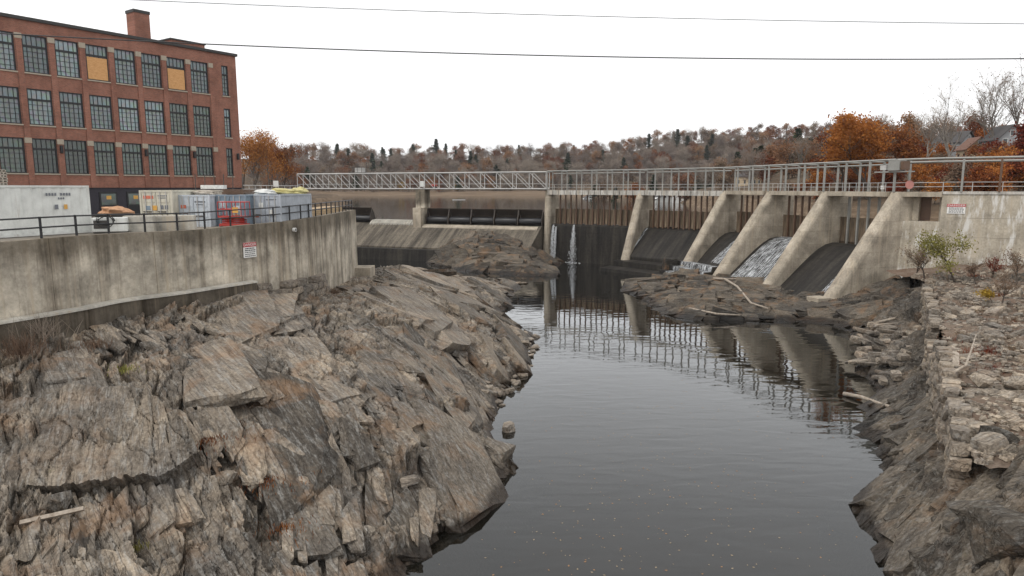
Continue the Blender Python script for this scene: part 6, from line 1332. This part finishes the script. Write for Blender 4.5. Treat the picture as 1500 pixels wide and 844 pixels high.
for i, (px, d, s, k, lab) in enumerate([(1000, 330, 1.0, 1, 'orange tree among the white houses across the water'), (1150, 250, .9, 1, 'orange tree left of the rust brown oak'), (1115, 280, .85, 0, 'russet tree between the white houses and the oaks'), (1180, 230, .8, 3, 'brown leaved tree low behind the dam deck'), (930, 380, 1.0, 0, 'russet tree behind the second bay of the dam'), (880, 420, .95, 2, 'red tree behind the leftmost gantry')]):
    q = on(px, d); tag(inst('autumn_tree', FT['rust'][k], None, q, (0, 0, i), (s, s, s)), lab, 'tree')
for i, (px, d, s, lab) in enumerate([(900, 400, .8, 'dark green spruce behind the leftmost gantry'), (870, 430, .75, 'second dark spruce left of the white houses'), (1048, 420, 1.2, 'tall dark pine above the orange tree'), (1100, 400, 1.25, 'broad dark pine on the right ridge'), (1160, 330, 1.15, 'dark pine close left of the oaks'), (1020, 470, 1.25, 'dark pine at the middle of the ridge'), (1190, 300, 1.1, 'dark pine directly behind the rust brown oak'), (1075, 440, 1.2, 'dark pine between the two tall pines on the right ridge'), (1125, 430, 1.2, 'dark pine right of the broad ridge pine'), (1000, 560, 1.3, 'far dark pine on the ridge above the white houses'), (955, 600, 1.2, 'lone dark pine above the grey house'), (1142, 380, 1.2, 'dark pine in the dense clump left of the oaks'), (1178, 400, 1.3, 'hindmost dark pine left of the oaks')]):
    q = on(px, d); tag(inst('pine_tree', FT['pine'][i % 3], None, q, (0, 0, i), (s, s, s)), lab, 'tree')
# left shore beside the mill
lt = [tree_mesh('t', 340 + k, 16, .7, 2600, .2, .6, ('bark', ('leaf_rust', 'leaf_orange')[k]), tw=4, twl=1.1, tww=.025, split=True) for k in range(2)]
for i, (px, d, s, lab) in enumerate([(378, 165, 1.0, 'thin orange tree next to the corner of the mill'), (398, 185, 1.05, 'tallest thin orange tree left of the footbridge'), (418, 200, 1.0, 'orange tree over the left end of the footbridge'), (362, 190, 1.0, 'orange tree half hidden behind the mill corner'), (432, 225, .75, 'low yellow brown tree where the footbridge lands'), (405, 230, 1.0, 'back orange tree among those beside the mill')]):
    near_tree('autumn_tree', on(px, d), lt[i % 2], lab, i * 1.7, s, 'tree', 'orange trees beside the mill')
# shrubs of the near right hillside
sh = [tree_mesh('shrub', 360 + k, 4.2, 1.1, 1500, .15, .55, ('bark', ('leaf_rust', 'leaf_brown', 'leaf_red', 'leaf_orange')[k]), tw=2, twl=.5, tww=.014, levels=2) for k in range(4)]
i = 0
while i < 120:
    d = rng.uniform(92, 190); px = rng.uniform(1120, 1500); x = (px - 750) / 1000 * d
    if x < xr(d) + 3: continue
    s = rng.uniform(.7, 1.5); tag(inst('shrub', sh[rng.randrange(4)], None, (x, d, lz(x, d) - .2), (0, 0, rng.uniform(0, 6)), (s, s, s * rng.uniform(.8, 1.2))), 'russet brown shrub ' + ('low' if d < 120 else 'higher') + ' on the hillside ' + ('left of the large oak' if px < 1220 else 'below the large oak' if px < 1340 else 'below the houses' if px < 1430 else 'at the right edge'), 'shrub', 'shrubs on the hillside behind the dam'); i += 1
# bank vegetation on the right abutment
def gshrub(px, d, zb, mats, seed, H, nl, ls, label, tw=3, cr=1.0):
    x = (px - 750) / 1000 * d; me2 = tree_mesh('s', seed, H, cr, nl, ls, .5, mats, tw=tw, twl=.5, tww=.012, levels=2, split=True); e_ = near_tree('shrub', (x, d, zb), me2, label, cat='shrub'); return e_
gshrub(1405, 72, 5.4, ('bark', 'leaf_green'), 401, 5.8, 2000, .12, 'yellow green leafy shrub before the pale abutment wall'); gshrub(1358, 75, 5.0, ('bark', 'leaf_brown'), 402, 5.2, 420, .09, 'bare brown bush left of the green shrub', 7); gshrub(1345, 78, 5.0, ('bark', 'leaf_brown'), 408, 4.5, 200, .09, 'bare brown bush against the largest buttress', 7)
gshrub(1463, 58, 5.9, ('bark', 'leaf_yellow'), 403, 1.7, 500, .09, 'small yellow shrub in the rubble field'); gshrub(1478, 57, 5.9, ('bark', 'leaf_brown'), 404, 3.2, 260, .07, 'bare reddish bush right of the yellow shrub', 8); gshrub(1495, 66, 6.2, ('bark', 'leaf_brown'), 405, 3.6, 400, .08, 'brown bush at the foot of the abutment wall', 8); gshrub(1435, 70, 6.0, ('bark', 'leaf_brown'), 406, 2.6, 260, .08, 'low twiggy bush under the danger sign wall', 7); gshrub(1460, 72, 6.3, ('bark', 'leaf_red'), 407, 2.4, 300, .08, 'low reddish bush along the abutment wall', 7)
# dry plants in clefts of the left rocks
def tuft(px, py, z, n, h, mat, label, seed, name='grass_tuft', cat='grass', kind='stuff', spread=.35):
    r = random.Random(seed); b, att = MB(), []; q = atz(px, py, z)
    for k in range(n):
        a = r.uniform(0, 6.28); rr = abs(r.gauss(0, spread)); p0 = Vector((q.x + rr * math.cos(a), q.y + rr * math.sin(a), q.z - .15)); l = h * r.uniform(.5, 1.2); d = Vector((r.gauss(0, .45), r.gauss(0, .45), 1)).normalized(); e_ = p0 + d * l; m = p0 + d * l * .5 + Vector((0, 0, .06)); s = Vector((r.gauss(0, 1), r.gauss(0, 1), 0)).normalized() * .012
        o = len(b.v); b.v += [tuple(p0 - s), tuple(p0 + s), tuple(m + s), tuple(m - s), tuple(e_)]; b.f += [(o, o + 1, o + 2, o + 3), (o + 3, o + 2, o + 4)]; b.mi += [0, 0]; att += [r.random()] * 5
    return tag(inst(name, finish(b, att, name, [mat])), label, cat, None, kind)
for i, (px, py, z, n_, h, m_, sp) in enumerate([(30, 515, 7.9, 260, 1.1, 'leaf_brown', .7), (60, 490, 8.2, 200, 1.4, 'twig', .8), (140, 505, 7.7, 160, .5, 'leaf_brown', .6), (210, 430, 9.0, 160, .4, 'leaf_green', .35), (290, 560, 6.0, 140, .4, 'leaf_brown', .5), (310, 640, 4.9, 220, .2, 'leaf_rust', .9), (345, 620, 5.0, 120, .3, 'leaf_brown', .7), (390, 700, 3.5, 220, .2, 'leaf_rust', .9), (180, 540, 6.9, 120, .3, 'leaf_green', .4), (545, 480, 5.3, 90, .35, 'leaf_green', .3), (490, 430, 6.3, 220, .8, 'leaf_brown', .6), (480, 450, 6.2, 90, .3, 'leaf_green', .3), (430, 460, 6.6, 120, .4, 'leaf_green', .4), (15, 650, 4.8, 90, .25, 'leaf_green', .3), (420, 770, 2.4, 200, .2, 'leaf_rust', .8), (200, 800, 3.3, 80, .2, 'leaf_green', .2), (330, 440, 7.9, 200, .9, 'twig', .9), (370, 430, 7.6, 180, .8, 'leaf_brown', .8), (590, 470, 5.0, 80, .3, 'leaf_brown', .3)]):
    tuft(px, py, z, n_, h, m_, 'dry grass and twigs rooted in a cleft of the left rocks', 500 + i, spread=sp)
for i in range(26):
    px, py = rng.uniform(1400, 1500), rng.uniform(400, 560); q = atz(px, py, 5.8); tuft(px, py, gz(RG, q.x, q.y) + .1, 130, rng.uniform(.25, .6), rng.choice(['leaf_brown', 'leaf_red', 'leaf_brown']), 'low reddish brown weeds among the rubble', 600 + i, 'weed_patch', 'weeds', spread=.8)
# ------------------------------------------------------------------ houses
plain('clap_white', (.62, .62, .60), .7, var=.08); plain('clap_grey', (.30, .31, .32), .7, var=.1); plain('shingle', (.07, .065, .065), .9, var=.3); plain('shingle_red', (.16, .085, .06), .9, var=.3); plain('pane_dark', (.03, .035, .04), .15, spec=.7); plain('clap_tan', (.42, .33, .22), .7)
def house(px, d, W_, D_, H_, rh, rz, wallm, roofm, label, storeys=2, chimney=False, porch=False):
    e_ = empty('house', on(px, d, -.3), rz, label, 'house')
    MB().b((-W_ / 2, -D_ / 2, -1), (W_ / 2, D_ / 2, H_)).build('wall', wallm, e_)
    b = MB(); b.prism([(-W_ / 2, H_), (W_ / 2, H_), (0, H_ + rh - .1)], 1, -D_ / 2 + .02, D_ / 2 - .02); b.build('gable', wallm, e_)
    b = MB(); o = .45
    for s in (-1, 1): b.add([(0, -D_ / 2 - o, H_ + rh), (0, D_ / 2 + o, H_ + rh), (s * (W_ / 2 + o), D_ / 2 + o, H_ - .25), (s * (W_ / 2 + o), -D_ / 2 - o, H_ - .25), (0, -D_ / 2 - o, H_ + rh - .18), (0, D_ / 2 + o, H_ + rh - .18), (s * (W_ / 2 + o), D_ / 2 + o, H_ - .43), (s * (W_ / 2 + o), -D_ / 2 - o, H_ - .43)], [(0, 1, 2, 3), (4, 7, 6, 5), (0, 3, 7, 4), (1, 5, 6, 2), (3, 2, 6, 7)])
    rf = b.build('roof', roofm, e_)
    if chimney: MB().b((W_ * .2, -.4, H_ + rh * .3), (W_ * .2 + .9, .5, H_ + rh + 1.4)).build('chimney', 'brick_mat', rf)
    for st in range(storeys):
        z = .9 + st * (H_ / storeys); nw = max(2, int(W_ / 2.2))
        for k in range(nw):
            x = -W_ / 2 + W_ * (k + .5) / nw; wn = MB(); wn.b((x - .52, -D_ / 2 - .05, z), (x + .52, -D_ / 2 - .002, z + 1.6)); wn = wn.build('window', 'clap_white', e_); MB().b((x - .4, -D_ / 2 - .07, z + .1), (x + .4, -D_ / 2 - .052, z + 1.5)).build('pane', 'pane_dark', wn)
        for k in range(2):
            y = -D_ / 4 + k * D_ / 2
            for s in (-1, 1): MB().b((s * (W_ / 2 + .002), y - .5, z), (s * (W_ / 2 + .05), y + .5, z + 1.6)).build('window', 'pane_dark', e_)
    wn = MB(); wn.b((-.5, -D_ / 2 - .05, H_ + .5), (.5, -D_ / 2 - .002, H_ + 1.7)); wn = wn.build('window', 'clap_white', e_); MB().b((-.38, -D_ / 2 - .07, H_ + .6), (.38, -D_ / 2 - .052, H_ + 1.6)).build('pane', 'pane_dark', wn)
    if porch:
        MB().b((W_ / 2, -D_ / 2 + .3, -1), (W_ / 2 + 4.2, D_ / 2 - .5, H_ * .62)).build('wing', wallm, e_); MB().b((W_ / 2 - .1, -D_ / 2, H_ * .62), (W_ / 2 + 4.6, D_ / 2 - .2, H_ * .62 + .25)).build('wing_roof', 'clap_white', e_)
        for k in range(3): MB().b((W_ / 2 + .5 + k * 1.3, -D_ / 2 + .25, H_ * .3), (W_ / 2 + 1.3 + k * 1.3, -D_ / 2 + .298, H_ * .3 + 1.4)).build('window', 'pane_dark', e_)
    return e_
house(1455, 150, 5.2, 6.5, 5.0, 2.9, R(-8), 'clap_grey', 'shingle', 'grey gabled house with a flat-roofed wing behind the bare tree', 2, False, True)
house(1414, 160, 5.0, 6, 3.6, 2.6, R(-12), 'clap_tan', 'shingle_red', 'tan gabled house half hidden left of the grey house', 1); house(1385, 185, 7, 7, 3.6, 2.8, R(30), 'clap_grey', 'shingle', 'dark roofed house with brick chimney behind the thin bare tree', 1, True)
for i, (px, d, w_, rz, m_, lab) in enumerate([(968, 360, 11, .3, 'clap_white', 'white house across the water seen through the second gantry'), (996, 345, 8, -.4, 'clap_white', 'smaller white house right of the first white house'), (862, 470, 10, .2, 'clap_white', 'distant white house behind the leftmost gantry'), (1092, 300, 8, .5, 'clap_tan', 'tan house behind the yellow tree'), (950, 420, 9, -.2, 'clap_grey', 'grey house above the white houses')]):
    house(px, d, w_, 7, 4.2, 2.6, rz, m_, 'shingle', lab, 1)
# ------------------------------------------------------------------ overhead cables, shore fence
def cable(pts, r, label):
    b = MB(); n = len(pts); b.tube(pts, r, 6); return tag(b.build('overhead_cable', 'rail_black', None, smooth=True), label, 'cable', 'cables strung over the river')
def sag(a, b_, s, n=40): return [a.lerp(b_, i / n) - Vector((0, 0, s * 4 * (i / n) * (1 - i / n))) for i in range(n + 1)]
def thru(p0, p1, p2, y0, y2, ext=.25):
    A_, C_ = aty(*p0, y0), aty(*p2, y2); ym = y0 + (y2 - y0) * (p1[0] - p0[0]) / (p2[0] - p0[0]); B_ = aty(*p1, ym); out = []
    for i in range(61):
        u = -ext + (1 + 2 * ext) * i / 60; m = (B_.x - A_.x) / (C_.x - A_.x); z = A_.z * (u - m) * (u - 1) / (m) + B_.z * u * (u - 1) / (m * (m - 1)) + C_.z * u * (u - m) / (1 - m); out.append(Vector((A_.x + (C_.x - A_.x) * u, A_.y + (C_.y - A_.y) * u, z)))
    return out
cable(thru((0, 49), (700, 79), (1500, 86), 20, 20), .017, 'thick black cable sagging across in front of the mill and sky')
cable(thru((130, -3), (800, 22), (1500, 35), 22, 22), .010, 'thin upper cable crossing the sky near the top')
fe = empty('shore_fence', (0, 0, 0), 0, 'low grey pipe fence between the mill corner and the footbridge', 'fence')
fp = [aty(355, 272, 120), aty(398, 271, 140), aty(440, 271, 166)]
for p in fp: p.z = 15.0
fz = [lz(p.x, p.y) for p in fp]
for i in range(11):
    u = i / 10 * 2; k = min(int(u), 1); q = fp[k].lerp(fp[k + 1], u - k); MB().tube([(q.x, q.y, 12.4), (q.x, q.y, 15.9)], .06, 6).build('post', 'steel_pale', fe)
for z in (15.9, 15.2, 14.5):
    for k in (0, 1): MB().bar((fp[k].x, fp[k].y, z), (fp[k + 1].x, fp[k + 1].y, z), .1).build('rail', 'steel_pale', fe)
q = aty(404, 268, 141); e_ = empty('notice_board', (q.x, q.y, 12.5), .3, 'small white board on posts at the fence by the footbridge', 'sign'); MB().b((-.5, -.04, 3.2), (.5, .04, 4.4)).build('board', 'sign_white', e_); MB().b((-.06, -.03, 0), (.06, .03, 3.2)).build('post', 'steel_pale', e_)
# moored raft on the reservoir and a pale trailer behind the abutment rail
q = atz(672, 293, 8.0); e_ = empty('raft', (q.x, q.y, 8.0), .1, 'low pale raft floating on the reservoir behind the crest gates', 'raft'); MB().b((-4, -1, 0), (4, 1, .35)).build('float', 'steel_pale', e_)
for k in range(6): MB().b((-3.8 + k * 1.5, -.9, .35), (-3.6 + k * 1.5, .9, .8)).build('cross_beam', 'steel_dark', e_)
q = AW0.lerp(AW1, .36); e_ = empty('boat', (q.x + 2, q.y + 3, 14.6), R(-24), 'upturned pale blue boat behind the abutment handrail', 'boat')
b = MB(); b.tube([(-3, 0, .3), (-2.4, 0, .35), (0, 0, .4), (2.2, 0, .35), (3.4, 0, .3)], [.1, .5, .62, .5, .08], 12); b.build('hull', 'paint_pale', e_, smooth=True); MB().b((-2.5, -.05, .9), (2.5, .05, 1.05)).build('keel', 'sign_white', e_)
# ------------------------------------------------------------------ autumn air
b = MB(); b.b((-1530, -60, -3), (2060, 1520, 150)); o = b.build('haze', 'bed_mat'); o['kind'] = 'stuff'
hm = bpy.data.materials.new('haze_air'); hm.use_nodes = True; hm.node_tree.nodes.clear(); ho = hm.node_tree.nodes.new('ShaderNodeOutputMaterial'); pv = hm.node_tree.nodes.new('ShaderNodeVolumePrincipled')
pv.inputs['Color'].default_value = (.95, .96, 1, 1); pv.inputs['Density'].default_value = 0.00007; hm.node_tree.links.new(pv.outputs[0], ho.inputs['Volume']); o.data.materials.clear(); o.data.materials.append(hm)
o['label'] = 'thin grey autumn air over the reservoir'
print('objects', len(bpy.data.objects))
